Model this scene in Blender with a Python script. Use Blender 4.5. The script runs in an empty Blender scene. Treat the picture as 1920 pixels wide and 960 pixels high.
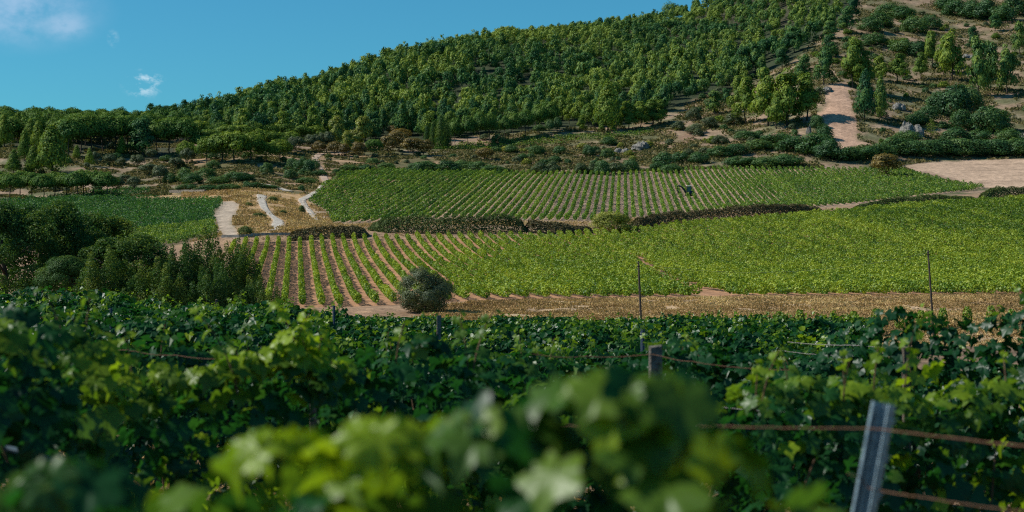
import bpy, math
import numpy as np
rad = math.radians
sc = bpy.context.scene
COL = sc.collection

# ------------------------------------------------------------------ camera, sky, sun, exposure
F, CX, H0 = 2933.0, 960.0, 480.0           # focal length in pixels of the 1920 wide photo, horizon row
cam_d = bpy.data.cameras.new('camera'); cam = bpy.data.objects.new('camera', cam_d); COL.objects.link(cam)
cam.location = (0, 0, 0); cam.rotation_euler = (rad(90), 0, 0)
cam_d.sensor_width = 36.0; cam_d.lens = 36.0 * F / 1920.0
cam_d.clip_start = 0.05; cam_d.clip_end = 20000
cam_d.dof.use_dof = True; cam_d.dof.focus_distance = 46.0; cam_d.dof.aperture_fstop = (cam_d.lens / 1000.0) / 0.0165
sc.camera = cam

SUN_DIR = np.array([-0.78, 0.03, 0.72]); SUN_DIR /= np.linalg.norm(SUN_DIR)   # towards the sun
world = bpy.data.worlds.new('World'); sc.world = world; world.use_nodes = True
wn, wl = world.node_tree.nodes, world.node_tree.links
wn.clear()
wo = wn.new('ShaderNodeOutputWorld'); bg = wn.new('ShaderNodeBackground'); sky = wn.new('ShaderNodeTexSky')
sky.sky_type = 'NISHITA'; sky.sun_disc = False
sky.sun_elevation = math.asin(SUN_DIR[2]); sky.sun_rotation = math.atan2(SUN_DIR[0], SUN_DIR[1])
sky.altitude = 300; sky.air_density = 1.0; sky.dust_density = 0.6; sky.ozone_density = 1.6
bg.inputs['Strength'].default_value = 0.072
tint = wn.new('ShaderNodeMixRGB'); tint.blend_type = 'MULTIPLY'; tint.inputs[0].default_value = 1.0
tint.inputs[2].default_value = (0.25, 0.80, 0.98, 1)
wl.new(sky.outputs[0], tint.inputs[1])
geo = wn.new('ShaderNodeNewGeometry'); tc = wn.new('ShaderNodeTexCoord')
def wispy(prev, px, py, sx, sy, scale, lo, hi, strength, col, seed):
    # a thin cloud at a fixed direction of the sky
    d = np.array([(px - CX) / F, 1.0, (H0 - py) / F]); d /= np.linalg.norm(d)
    mp = wn.new('ShaderNodeVectorMath'); mp.operation = 'SUBTRACT'; mp.inputs[1].default_value = tuple(d)
    wl.new(tc.outputs['Generated'], mp.inputs[0])
    no = wn.new('ShaderNodeTexNoise'); no.inputs['Scale'].default_value = scale; no.inputs['Detail'].default_value = 7; no.inputs['Roughness'].default_value = 0.62
    off = wn.new('ShaderNodeVectorMath'); off.operation = 'ADD'; off.inputs[1].default_value = (seed, seed * 2.1, 0)
    st = wn.new('ShaderNodeVectorMath'); st.operation = 'MULTIPLY'; st.inputs[1].default_value = (1.0, 1.0, 1.5)
    wl.new(tc.outputs['Generated'], st.inputs[0]); wl.new(st.outputs[0], off.inputs[0]); wl.new(off.outputs[0], no.inputs['Vector'])
    wv = wn.new('ShaderNodeVectorMath'); wv.operation = 'MULTIPLY'; wv.inputs[1].default_value = (F / sx, 0, F / sy)
    wl.new(mp.outputs[0], wv.inputs[0])
    ln = wn.new('ShaderNodeVectorMath'); ln.operation = 'LENGTH'; wl.new(wv.outputs[0], ln.inputs[0])
    fall = wn.new('ShaderNodeMapRange'); fall.interpolation_type = 'SMOOTHSTEP'
    fall.inputs['From Min'].default_value = 0.15; fall.inputs['From Max'].default_value = 1.0; fall.inputs['To Min'].default_value = 1; fall.inputs['To Max'].default_value = 0
    wl.new(ln.outputs['Value'], fall.inputs['Value'])
    th = wn.new('ShaderNodeMapRange'); th.interpolation_type = 'SMOOTHSTEP'; th.inputs['From Min'].default_value = lo; th.inputs['From Max'].default_value = hi
    wl.new(no.outputs['Fac'], th.inputs['Value'])
    m = wn.new('ShaderNodeMath'); m.operation = 'MULTIPLY'; wl.new(fall.outputs[0], m.inputs[0]); wl.new(th.outputs[0], m.inputs[1])
    m2 = wn.new('ShaderNodeMath'); m2.operation = 'MULTIPLY'; m2.inputs[1].default_value = strength; wl.new(m.outputs[0], m2.inputs[0])
    mx = wn.new('ShaderNodeMixRGB'); mx.inputs[2].default_value = (*col, 1)
    wl.new(m2.outputs[0], mx.inputs[0]); wl.new(prev, mx.inputs[1])
    return mx.outputs[0]
s = tint.outputs[0]
s = wispy(s, 20, 10, 190, 95, 22, 0.30, 0.62, 0.55, (5.0, 6.4, 8.6), 1.0)
s = wispy(s, 118, 48, 60, 34, 40, 0.36, 0.6, 0.40, (5.0, 6.4, 8.4), 4.0)
s = wispy(s, 268, 158, 44, 34, 110, 0.49, 0.68, 0.60, (7.0, 8.6, 9.6), 3.3)
s = wispy(s, 288, 148, 26, 12, 150, 0.44, 0.66, 0.6, (7.0, 8.6, 9.6), 5.3)
s = wispy(s, 212, 72, 13, 20, 80, 0.36, 0.6, 0.40, (6.0, 7.6, 8.8), 8.0)
wl.new(s, bg.inputs['Color']); wl.new(bg.outputs[0], wo.inputs['Surface'])

sun_d = bpy.data.lights.new('sun', 'SUN'); sun = bpy.data.objects.new('sun', sun_d); COL.objects.link(sun)
sun_d.energy = 4.0; sun_d.angle = rad(0.53); sun_d.color = (1.0, 0.93, 0.80)
import mathutils
sun.rotation_euler = mathutils.Vector(-SUN_DIR).to_track_quat('-Z', 'Y').to_euler()
sc.view_settings.view_transform = 'Standard'; sc.view_settings.look = 'None'
sc.view_settings.exposure = 0.52; sc.view_settings.gamma = 1.0
sc.render.engine = 'CYCLES'
sc.cycles.max_bounces = 6; sc.cycles.diffuse_bounces = 2; sc.cycles.glossy_bounces = 2; sc.cycles.transmission_bounces = 3; sc.cycles.transparent_max_bounces = 4
sc.cycles.use_denoising = False
sc.cycles.pixel_filter_type = 'BLACKMAN_HARRIS'; sc.cycles.filter_width = 1.1
try:
    sc.cycles.denoising_prefilter = 'ACCURATE'
except Exception: pass
sc.cycles.use_adaptive_sampling = True; sc.cycles.adaptive_threshold = 0.006

# ------------------------------------------------------------------ small helpers
R = np.random.default_rng(7)
def unit(v): return v / np.maximum(np.linalg.norm(v, axis=-1, keepdims=True), 1e-9)
def hash2(ix, iy, seed):
    h = (ix.astype(np.int64) * 374761393 + iy.astype(np.int64) * 668265263 + seed * 1442695041) & 0x7fffffff
    h = ((h ^ (h >> 13)) * 1274126177) & 0x7fffffff
    return ((h ^ (h >> 16)) & 0xffff) / 65535.0
def vnoise(x, y, seed=0):
    x, y = np.asarray(x, float), np.asarray(y, float)
    ix, iy = np.floor(x), np.floor(y); fx, fy = x - ix, y - iy
    fx, fy = fx * fx * (3 - 2 * fx), fy * fy * (3 - 2 * fy)
    a, b = hash2(ix, iy, seed), hash2(ix + 1, iy, seed); c, d = hash2(ix, iy + 1, seed), hash2(ix + 1, iy + 1, seed)
    return (a + (b - a) * fx) * (1 - fy) + (c + (d - c) * fx) * fy
def fbm(x, y, seed=0, oct=4):
    s, a, t = 0, 1.0, 0
    for k in range(oct):
        s = s + a * vnoise(np.asarray(x) * 2 ** k + 17.3 * k, np.asarray(y) * 2 ** k - 9.1 * k, seed + k); t += a; a *= 0.5
    return s / t
def inpoly(x, y, poly):
    x, y = np.asarray(x, float), np.asarray(y, float); r = np.zeros(x.shape, bool); n = len(poly)
    for i in range(n):
        x1, y1 = poly[i]; x2, y2 = poly[(i + 1) % n]
        if y1 == y2: continue
        c = ((y1 > y) != (y2 > y)) & (x < (x2 - x1) * (y - y1) / (y2 - y1) + x1)
        r ^= c
    return r
def pchip(xs, ys, x):
    xs, ys = np.asarray(xs, float), np.asarray(ys, float)     # ys may be (n, m)
    if ys.ndim == 1: ys = ys[:, None]; flat = True
    else: flat = False
    h = np.diff(xs)[:, None]; d = np.diff(ys, axis=0) / h; m = np.zeros_like(ys)
    w1 = 2 * h[1:] + h[:-1]; w2 = h[1:] + 2 * h[:-1]
    same = d[:-1] * d[1:] > 0
    with np.errstate(all='ignore'):
        mm = (w1 + w2) / (w1 / d[:-1] + w2 / d[1:])
    m[1:-1] = np.where(same, mm, 0); m[0] = d[0]; m[-1] = d[-1]
    i = np.clip(np.searchsorted(xs, x) - 1, 0, len(xs) - 2)
    t = ((x - xs[i]) / (xs[i + 1] - xs[i]))[:, None]; t = np.clip(t, 0, 1); hh = h[i]
    r = (2*t**3-3*t**2+1)*ys[i] + (t**3-2*t**2+t)*hh*m[i] + (-2*t**3+3*t**2)*ys[i+1] + (t**3-t**2)*hh*m[i+1]
    return r[:, 0] if flat else r

def build_mesh(name, V, faces, mats, attrs=None, midx=None, smooth=False):
    """faces: list of (k, n) int arrays; attrs {name: (domain, type, data)}"""
    me = bpy.data.meshes.new(name)
    V = np.asarray(V, np.float32); me.vertices.add(len(V)); me.vertices.foreach_set('co', V.ravel())
    li = np.concatenate([f.ravel() for f in faces]).astype(np.int32)
    tot = np.concatenate([np.full(len(f), f.shape[1], np.int32) for f in faces])
    st = np.concatenate([[0], np.cumsum(tot)[:-1]]).astype(np.int32)
    me.loops.add(len(li)); me.loops.foreach_set('vertex_index', li)
    me.polygons.add(len(tot)); me.polygons.foreach_set('loop_start', st)
    try: me.polygons.foreach_set('loop_total', tot)
    except Exception: pass
    if midx is not None: me.polygons.foreach_set('material_index', np.asarray(midx, np.int32))
    me.polygons.foreach_set('use_smooth', np.full(len(tot), smooth))
    for m in (mats if isinstance(mats, (list, tuple)) else [mats]): me.materials.append(m)
    for k, (dom, typ, data) in (attrs or {}).items():
        a = me.attributes.new(k, typ, dom)
        a.data.foreach_set('value' if typ == 'FLOAT' else 'color', np.asarray(data, np.float32).ravel())
    me.update(calc_edges=True)
    return me
def link(name, data, parent=None, loc=(0, 0, 0)):
    o = bpy.data.objects.new(name, data); COL.objects.link(o); o.location = loc
    if parent is not None: o.parent = parent
    return o
def tag(o, label=None, cat=None, group=None, kind=None):
    if label: o['label'] = label
    if cat: o['category'] = cat
    if group: o['group'] = group
    if kind: o['kind'] = kind
    return o

class Geo:                                   # collects polygons for hand-built meshes
    def __init__(s): s.V, s.Fq, s.n = [], {}, 0; s.mi = {}
    def add(s, V, faces, mi=0):
        V = np.asarray(V, float)
        for f in faces:
            s.Fq.setdefault(len(f), []).append(np.asarray(f) + s.n); s.mi.setdefault(len(f), []).append(mi)
        s.V.append(V); s.n += len(V); return s
    def box(s, c, d, rot=None, mi=0, taper=1.0):
        x, y, z = np.asarray(d) / 2
        v = np.array([[-x,-y,-z],[x,-y,-z],[x,y,-z],[-x,y,-z],[-x*taper,-y*taper,z],[x*taper,-y*taper,z],[x*taper,y*taper,z],[-x*taper,y*taper,z]])
        if rot is not None: v = v @ np.array(rot).T
        return s.add(v + c, [(0,3,2,1),(4,5,6,7),(0,1,5,4),(1,2,6,5),(2,3,7,6),(3,0,4,7)], mi)
    def tube(s, P, r, n=6, mi=0):
        P = np.asarray(P, float); r = np.broadcast_to(r, (len(P),)); T = unit(np.gradient(P, axis=0))
        up = np.array([0, 0, 1.0]) if abs(T[0][2]) < 0.9 else np.array([0, 1.0, 0])
        A = unit(np.cross(T, up)); B = np.cross(T, A); a = np.linspace(0, 2*np.pi, n, endpoint=False)
        V = (P[:, None] + r[:, None, None] * (A[:, None] * np.cos(a)[None, :, None] + B[:, None] * np.sin(a)[None, :, None])).reshape(-1, 3)
        fs = [(i*n+j, i*n+(j+1) % n, (i+1)*n+(j+1) % n, (i+1)*n+j) for i in range(len(P)-1) for j in range(n)]
        fs += [tuple(range(n))[::-1], tuple((len(P)-1)*n + j for j in range(n))]
        return s.add(V, fs, mi)
    def prism(s, pts, y0, y1, mi=0):          # pts: outline in xz, extruded in y
        n = len(pts); V = [(p[0], y0, p[1]) for p in pts] + [(p[0], y1, p[1]) for p in pts]
        return s.add(V, [tuple(range(n)), tuple(range(2*n-1, n-1, -1))] + [(i, i+n, (i+1) % n + n, (i+1) % n) for i in range(n)], mi)
    def mesh(s, name, mats, smooth=False):
        ks = sorted(s.Fq); fs = [np.array(s.Fq[k]) for k in ks]; mi = np.concatenate([s.mi[k] for k in ks])
        return build_mesh(name, np.concatenate(s.V), fs, mats, midx=mi, smooth=smooth)

# ------------------------------------------------------------------ materials
def newmat(name):
    m = bpy.data.materials.new(name); m.use_nodes = True; m.node_tree.nodes.clear(); return m, m.node_tree.nodes, m.node_tree.links
def leafmat(name, dark, mid, bright, transl=0.35, gloss=0.06, rough=0.45, objvar=0.25, noise=0.0):
    m, n, l = newmat(name); out = n.new('ShaderNodeOutputMaterial')
    at = n.new('ShaderNodeAttribute'); at.attribute_name = 'tint'
    oi = n.new('ShaderNodeObjectInfo')
    ma = n.new('ShaderNodeMath'); ma.operation = 'MULTIPLY_ADD'; ma.inputs[1].default_value = objvar; l.new(oi.outputs['Random'], ma.inputs[0]); l.new(at.outputs['Fac'], ma.inputs[2])
    sb = n.new('ShaderNodeMath'); sb.operation = 'SUBTRACT'; sb.inputs[1].default_value = objvar / 2; l.new(ma.outputs[0], sb.inputs[0])
    fac = sb.outputs[0]
    if noise:
        g = n.new('ShaderNodeNewGeometry'); no = n.new('ShaderNodeTexNoise'); no.inputs['Scale'].default_value = 0.035; no.inputs['Detail'].default_value = 4
        l.new(g.outputs['Position'], no.inputs['Vector'])
        q = n.new('ShaderNodeMath'); q.operation = 'MULTIPLY_ADD'; q.inputs[1].default_value = noise; l.new(no.outputs['Fac'], q.inputs[0]); l.new(fac, q.inputs[2])
        q2 = n.new('ShaderNodeMath'); q2.operation = 'SUBTRACT'; q2.inputs[1].default_value = noise / 2; l.new(q.outputs[0], q2.inputs[0]); fac = q2.outputs[0]
    cr = n.new('ShaderNodeValToRGB'); e = cr.color_ramp.elements
    e[0].position = 0.0; e[0].color = (*dark, 1); e[1].position = 1.0; e[1].color = (*bright, 1); x = e.new(0.5); x.color = (*mid, 1)
    l.new(fac, cr.inputs[0])
    di = n.new('ShaderNodeBsdfDiffuse'); l.new(cr.outputs[0], di.inputs['Color'])
    tr = n.new('ShaderNodeBsdfTranslucent')
    tcol = n.new('ShaderNodeMixRGB'); tcol.blend_type = 'MULTIPLY'; tcol.inputs[0].default_value = 1; tcol.inputs[2].default_value = (1.35, 1.35, 0.55, 1)
    l.new(cr.outputs[0], tcol.inputs[1]); l.new(tcol.outputs[0], tr.inputs['Color'])
    mx = n.new('ShaderNodeMixShader'); mx.inputs[0].default_value = transl; l.new(di.outputs[0], mx.inputs[1]); l.new(tr.outputs[0], mx.inputs[2])
    gl = n.new('ShaderNodeBsdfGlossy'); gl.inputs['Roughness'].default_value = rough; gl.inputs['Color'].default_value = (0.9, 0.95, 1, 1)
    m2 = n.new('ShaderNodeMixShader'); m2.inputs[0].default_value = gloss; l.new(mx.outputs[0], m2.inputs[1]); l.new(gl.outputs[0], m2.inputs[2])
    l.new(m2.outputs[0], out.inputs['Surface']); return m
def roughmat(name, c1, c2, scale=8, rough=0.9, bump=0.3, metallic=0.0, detail=6, spec=0.3):
    m, n, l = newmat(name); out = n.new('ShaderNodeOutputMaterial'); p = n.new('ShaderNodeBsdfPrincipled')
    t = n.new('ShaderNodeTexCoord'); no = n.new('ShaderNodeTexNoise'); no.inputs['Scale'].default_value = scale; no.inputs['Detail'].default_value = detail; no.inputs['Roughness'].default_value = 0.65
    l.new(t.outputs['Object'], no.inputs['Vector'])
    cr = n.new('ShaderNodeValToRGB'); cr.color_ramp.elements[0].position = 0.35; cr.color_ramp.elements[1].position = 0.68
    cr.color_ramp.elements[0].color = (*c1, 1); cr.color_ramp.elements[1].color = (*c2, 1)
    l.new(no.outputs['Fac'], cr.inputs[0]); l.new(cr.outputs[0], p.inputs['Base Color'])
    p.inputs['Roughness'].default_value = rough; p.inputs['Metallic'].default_value = metallic; p.inputs['Specular IOR Level'].default_value = spec
    b = n.new('ShaderNodeBump'); b.inputs['Strength'].default_value = bump; b.inputs['Distance'].default_value = 0.05
    l.new(no.outputs['Fac'], b.inputs['Height']); l.new(b.outputs[0], p.inputs['Normal']); l.new(p.outputs[0], out.inputs['Surface']); return m

M = {}
M['vine_near'] = leafmat('vine_leaf', (0.004, 0.030, 0.016), (0.014, 0.078, 0.020), (0.21, 0.31, 0.014), 0.45, 0.014, 0.38, 0.0)
M['vine_yellow'] = leafmat('vine_leaf_yellow_green', (0.026, 0.082, 0.010), (0.130, 0.215, 0.016), (0.32, 0.38, 0.034), 0.26, 0.02, 0.5, 0.12, 0.35)
M['vine_mid'] = leafmat('vine_leaf_green', (0.020, 0.074, 0.015), (0.088, 0.178, 0.024), (0.26, 0.34, 0.045), 0.30, 0.02, 0.5, 0.15, 0.30)
M['vine_dark'] = leafmat('vine_leaf_dark_green', (0.012, 0.056, 0.018), (0.036, 0.125, 0.026), (0.11, 0.22, 0.038), 0.30, 0.02, 0.5, 0.12, 0.30)
M['pine'] = leafmat('pine_needles', (0.013, 0.060, 0.034), (0.050, 0.132, 0.040), (0.200, 0.265, 0.046), 0.20, 0.01, 0.5, 0.50)
M['pine_light'] = leafmat('light_pine_needles', (0.036, 0.092, 0.022), (0.120, 0.190, 0.030), (0.260, 0.310, 0.040), 0.25, 0.01, 0.5, 0.30)
M['umbrella'] = leafmat('stone_pine_needles', (0.020, 0.074, 0.020), (0.074, 0.150, 0.028), (0.170, 0.235, 0.038), 0.2, 0.01, 0.5, 0.25)
M['dark_tree'] = leafmat('dark_tree_leaves', (0.014, 0.052, 0.018), (0.050, 0.110, 0.026), (0.17, 0.20, 0.032), 0.30, 0.01, 0.5, 0.25)
M['shrub'] = leafmat('shrub_leaves', (0.018, 0.062, 0.026), (0.054, 0.126, 0.038), (0.140, 0.205, 0.052), 0.22, 0.02, 0.5, 0.40)
M['olive'] = leafmat('olive_leaves', (0.036, 0.060, 0.028), (0.074, 0.112, 0.046), (0.145, 0.185, 0.080), 0.2, 0.02, 0.5, 0.2)
M['grey_shrub'] = leafmat('grey_green_leaves', (0.038, 0.060, 0.032), (0.086, 0.116, 0.054), (0.17, 0.19, 0.090), 0.2, 0.02, 0.5, 0.2)
M['autumn'] = leafmat('rusty_leaves', (0.060, 0.055, 0.015), (0.150, 0.110, 0.022), (0.260, 0.180, 0.035), 0.25, 0.03, 0.5, 0.35)
M['yellow_shrub'] = leafmat('yellow_green_leaves', (0.080, 0.105, 0.018), (0.210, 0.235, 0.036), (0.42, 0.42, 0.085), 0.25, 0.02, 0.5, 0.2)
M['bramble'] = leafmat('brown_bramble_leaves', (0.034, 0.030, 0.016), (0.105, 0.092, 0.046), (0.22, 0.19, 0.09), 0.12, 0.01, 0.6, 0.2, 0.4)
M['hedge'] = leafmat('hedge_leaves', (0.032, 0.056, 0.020), (0.096, 0.136, 0.042), (0.22, 0.24, 0.070), 0.16, 0.01, 0.6, 0.2, 0.4)
M['straw'] = leafmat('dry_grass_blades', (0.16, 0.105, 0.055), (0.38, 0.255, 0.125), (0.60, 0.45, 0.23), 0.2, 0.0, 0.6, 0.0, 0.7)
M['scrub'] = leafmat('low_scrub_leaves', (0.045, 0.060, 0.024), (0.130, 0.125, 0.055), (0.30, 0.225, 0.11), 0.15, 0.0, 0.6, 0.0, 0.7)
M['bark'] = roughmat('bark', (0.035, 0.026, 0.020), (0.11, 0.085, 0.065), 9, 0.95, 0.6)
M['cane'] = roughmat('vine_bark', (0.05, 0.03, 0.018), (0.15, 0.09, 0.05), 30, 0.9, 0.4)
M['concrete'] = roughmat('weathered_concrete', (0.07, 0.062, 0.055), (0.21, 0.19, 0.165), 28, 0.95, 0.8)
M['wood_post'] = roughmat('weathered_wood', (0.05, 0.04, 0.03), (0.15, 0.12, 0.095), 30, 0.95, 0.6)
M['pole'] = roughmat('dark_wood_pole', (0.030, 0.024, 0.020), (0.08, 0.062, 0.05), 20, 0.9, 0.4)
M['galv'] = roughmat('galvanised_steel', (0.14, 0.19, 0.23), (0.28, 0.36, 0.41), 40, 0.5, 0.1, 0.55)
M['blue_post'] = roughmat('blue_grey_steel', (0.02, 0.035, 0.06), (0.05, 0.075, 0.11), 40, 0.6, 0.1, 0.1)
M['rust_wire'] = roughmat('rusty_wire', (0.10, 0.045, 0.025), (0.24, 0.13, 0.08), 90, 0.8, 0.3, 0.2)
M['grey_wire'] = roughmat('grey_wire', (0.14, 0.13, 0.13), (0.30, 0.28, 0.27), 90, 0.6, 0.2, 0.4)
M['hole'] = roughmat('dark_slot', (0.01, 0.01, 0.012), (0.02, 0.02, 0.022), 20)
M['pipe'] = roughmat('blue_plastic_pipe', (0.03, 0.06, 0.09), (0.05, 0.10, 0.15), 20, 0.7, 0.05)
M['rock'] = roughmat('limestone', (0.06, 0.058, 0.055), (0.30, 0.285, 0.26), 0.9, 0.95, 1.0)
def trackmat(name, c1, c2, rim):
    m, n, l = newmat(name); out = n.new('ShaderNodeOutputMaterial'); p = n.new('ShaderNodeBsdfPrincipled'); p.inputs['Roughness'].default_value = .95
    g = n.new('ShaderNodeNewGeometry'); no = n.new('ShaderNodeTexNoise'); no.inputs['Scale'].default_value = .9; no.inputs['Detail'].default_value = 8; no.inputs['Roughness'].default_value = .75
    l.new(g.outputs['Position'], no.inputs['Vector']); cr = n.new('ShaderNodeValToRGB'); cr.color_ramp.elements[0].position = .38; cr.color_ramp.elements[1].position = .62
    cr.color_ramp.elements[0].color = (*c1, 1); cr.color_ramp.elements[1].color = (*c2, 1); l.new(no.outputs['Fac'], cr.inputs[0])
    at_ = n.new('ShaderNodeAttribute'); at_.attribute_name = 'rim'; no2 = n.new('ShaderNodeTexNoise'); no2.inputs['Scale'].default_value = .5; no2.inputs['Detail'].default_value = 6; l.new(g.outputs['Position'], no2.inputs['Vector'])
    ad = n.new('ShaderNodeMath'); ad.operation = 'ADD'; l.new(at_.outputs['Fac'], ad.inputs[0]); l.new(no2.outputs['Fac'], ad.inputs[1])
    mrr = n.new('ShaderNodeMapRange'); mrr.inputs[1].default_value = 1.0; mrr.inputs[2].default_value = 1.25; l.new(ad.outputs[0], mrr.inputs[0])
    mx = n.new('ShaderNodeMixRGB'); mx.inputs[2].default_value = (*rim, 1); l.new(mrr.outputs[0], mx.inputs[0]); l.new(cr.outputs[0], mx.inputs[1]); l.new(mx.outputs[0], p.inputs['Base Color'])
    b = n.new('ShaderNodeBump'); b.inputs['Distance'].default_value = .15; l.new(no.outputs['Fac'], b.inputs['Height']); l.new(b.outputs[0], p.inputs['Normal']); l.new(p.outputs[0], out.inputs['Surface']); return m
M['track'] = trackmat('white_gravel', (0.20, 0.165, 0.13), (0.60, 0.55, 0.48), (0.28, 0.18, 0.10))
M['redpath'] = trackmat('pink_earth_path', (0.26, 0.18, 0.13), (0.46, 0.34, 0.26), (0.20, 0.14, 0.08))
M['ruts'] = roughmat('dirt_ruts', (0.30, 0.25, 0.20), (0.46, 0.40, 0.33), 0.5, 0.95, 0.4)
M['channel'] = roughmat('grey_channel_concrete', (0.14, 0.13, 0.12), (0.36, 0.34, 0.31), 1.2, 0.9, 0.3)
M['stone_wall'] = roughmat('dry_stone', (0.10, 0.085, 0.07), (0.27, 0.23, 0.19), 2.5, 0.95, 0.8)
M['paint_navy'] = roughmat('dark_blue_paint', (0.010, 0.014, 0.045), (0.016, 0.022, 0.065), 5, 0.4, 0.02)
M['paint_dark'] = roughmat('dark_grey_paint', (0.012, 0.014, 0.018), (0.03, 0.034, 0.04), 5, 0.45, 0.02)
M['paint_white'] = roughmat('white_paint', (0.62, 0.62, 0.60), (0.75, 0.75, 0.73), 5, 0.4, 0.02)
M['glass'] = roughmat('dark_glass', (0.02, 0.05, 0.05), (0.03, 0.07, 0.07), 3, 0.08, 0.0, 0.0, 2, 0.6)
M['rubber'] = roughmat('black_rubber', (0.010, 0.010, 0.010), (0.02, 0.02, 0.02), 9, 0.8, 0.2)

# ------------------------------------------------------------------ terrain: profiles of the ground, per direction
near = [(0, -2.30), (6, -2.33), (10, -2.42), (14, -2.55), (20, -2.75), (35, -3.20), (50, -3.75), (65, -4.25), (80, -4.72), (95, -5.40), (105, -5.62)]
nearL = [(0, -2.30), (6, -2.30), (10, -2.38), (14, -2.48), (20, -2.62), (35, -2.90), (50, -3.20), (65, -3.50), (80, -3.75), (95, -3.90), (105, -3.95)]
nearM = [(0, -2.30), (6, -2.32), (10, -2.40), (14, -2.52), (20, -2.70), (35, -3.05), (50, -3.45), (65, -3.90), (80, -4.40), (95, -5.0), (105, -5.3)]
FAR = {
 -900: (nearL, [(140,560),(200,520),(330,465),(480,384),(560,318),(640,268),(740,236),(850,240),(1000,262),(1300,270)]),
 0:   (nearL, [(140,562),(200,520),(330,465),(400,415),(480,374),(505,366),(540,330),(580,292),(640,262),(740,234),(800,238),(1000,255),(1300,270)]),
 120: (nearL, [(140,566),(200,525),(330,465),(400,415),(480,374),(505,362),(540,332),(580,297),(640,265),(740,236),(800,238),(1000,250),(1300,262)]),
 300: (nearM, [(140,575),(200,535),(310,463),(400,410),(470,375),(500,360),(540,335),(600,300),(650,275),(760,240),(850,226),(950,232),(1300,255)]),
 450: (nearM, [(125,598),(176,574),(240,505),(302,456),(307,441),(330,430),(400,392),(450,368),(500,345),(580,300),(650,272),(720,250),(900,203),(960,205),(1300,250)]),
 600: (near, [(140,590),(174,577),(240,512),(302,453),(309,437),(390,418),(430,395),(480,368),(540,338),(600,310),(650,290),(720,262),(780,225),(960,164),(1030,168),(1300,220)]),
 800: (near, [(140,592),(170,574),(240,510),(304,450),(314,434),(395,415),(440,388),(500,355),(570,325),(605,318),(650,295),(700,275),(760,240),(1010,106),(1080,112),(1300,150)]),
 1000:(near, [(112,622),(125,604),(140,592),(150,574),(168,564),(240,508),(312,445),(324,430),(400,412),(450,385),(520,350),(600,322),(640,305),(690,282),(720,258),(760,232),(1060,72),(1120,78),(1400,120)]),
 1200:(near, [(112,622),(125,604),(140,590),(150,573),(167,562),(240,512),(335,433),(347,421),(415,409),(460,383),(530,350),(605,320),(650,298),(690,272),(720,250),(760,222),(1150,52),(1250,58),(1500,90)]),
 1400:(near, [(112,622),(125,603),(140,590),(150,572),(166,560),(240,515),(375,411),(390,403),(440,393),(500,362),(605,317),(640,292),(690,252),(740,215),(800,180),(900,125),(1150,5),(1300,-20),(1500,0)]),
 1560:(near, [(112,621),(125,602),(140,589),(150,571),(166,558),(240,517),(395,400),(407,396),(460,384),(520,357),(610,318),(640,290),(655,275),(760,158),(850,100),(1000,20),(1200,-60),(1500,-60)]),
 1700:(near, [(112,620),(125,600),(140,588),(150,570),(166,556),(240,518),(430,384),(440,380),(480,372),(540,347),(620,316),(640,298),(665,272),(760,185),(850,120),(1000,25),(1200,-70),(1500,-70)]),
 1840:(near, [(112,618),(125,600),(140,587),(150,569),(166,554),(240,518),(450,376),(460,371),(540,358),(600,325),(650,300),(670,285),(760,190),(880,100),(1000,30),(1200,-80),(1500,-90)]),
 1920:(near, [(112,617),(125,599),(140,587),(150,568),(166,553),(240,518),(465,373),(475,367),(545,352),(600,322),(650,300),(670,288),(760,185),(880,95),(1000,20),(1200,-90),(1500,-100)]),
 2800:(near, [(112,617),(125,599),(140,587),(150,568),(166,553),(240,518),(465,373),(475,367),(545,352),(600,322),(650,300),(670,288),(760,185),(880,95),(1000,20),(1200,-90),(1500,-100)]),
}
YS = np.concatenate([np.arange(0, 100, 2.0), np.arange(100, 175, 1.0), np.arange(175, 1501, 2.0)])
PXS = np.arange(-900, 2801, 20.0)
_cols = sorted(FAR)
_prof = []
for c in _cols:
    nr, fr = FAR[c]
    ys = [a for a, b in nr] + [a for a, b in fr]; zs = [b for a, b in nr] + [(H0 - b) * a / F for a, b in fr]
    if ys[-1] < 1500: ys.append(1500); zs.append(zs[-1] - 2)
    _prof.append(pchip(ys, zs, YS))
GRID = pchip(np.array(_cols, float), np.array(_prof), PXS)        # (npx, nY)
k = np.array([1, 2, 3, 4, 3, 2, 1.0]); k /= k.sum()
GRID = sum(w * np.roll(GRID, i - 3, axis=0) for i, w in enumerate(k)) * np.r_[0*PXS[:3], 1+0*PXS[3:-3], 0*PXS[-3:]][:, None] + GRID * np.r_[1+0*PXS[:3], 0*PXS[3:-3], 1+0*PXS[-3:]][:, None]
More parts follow.
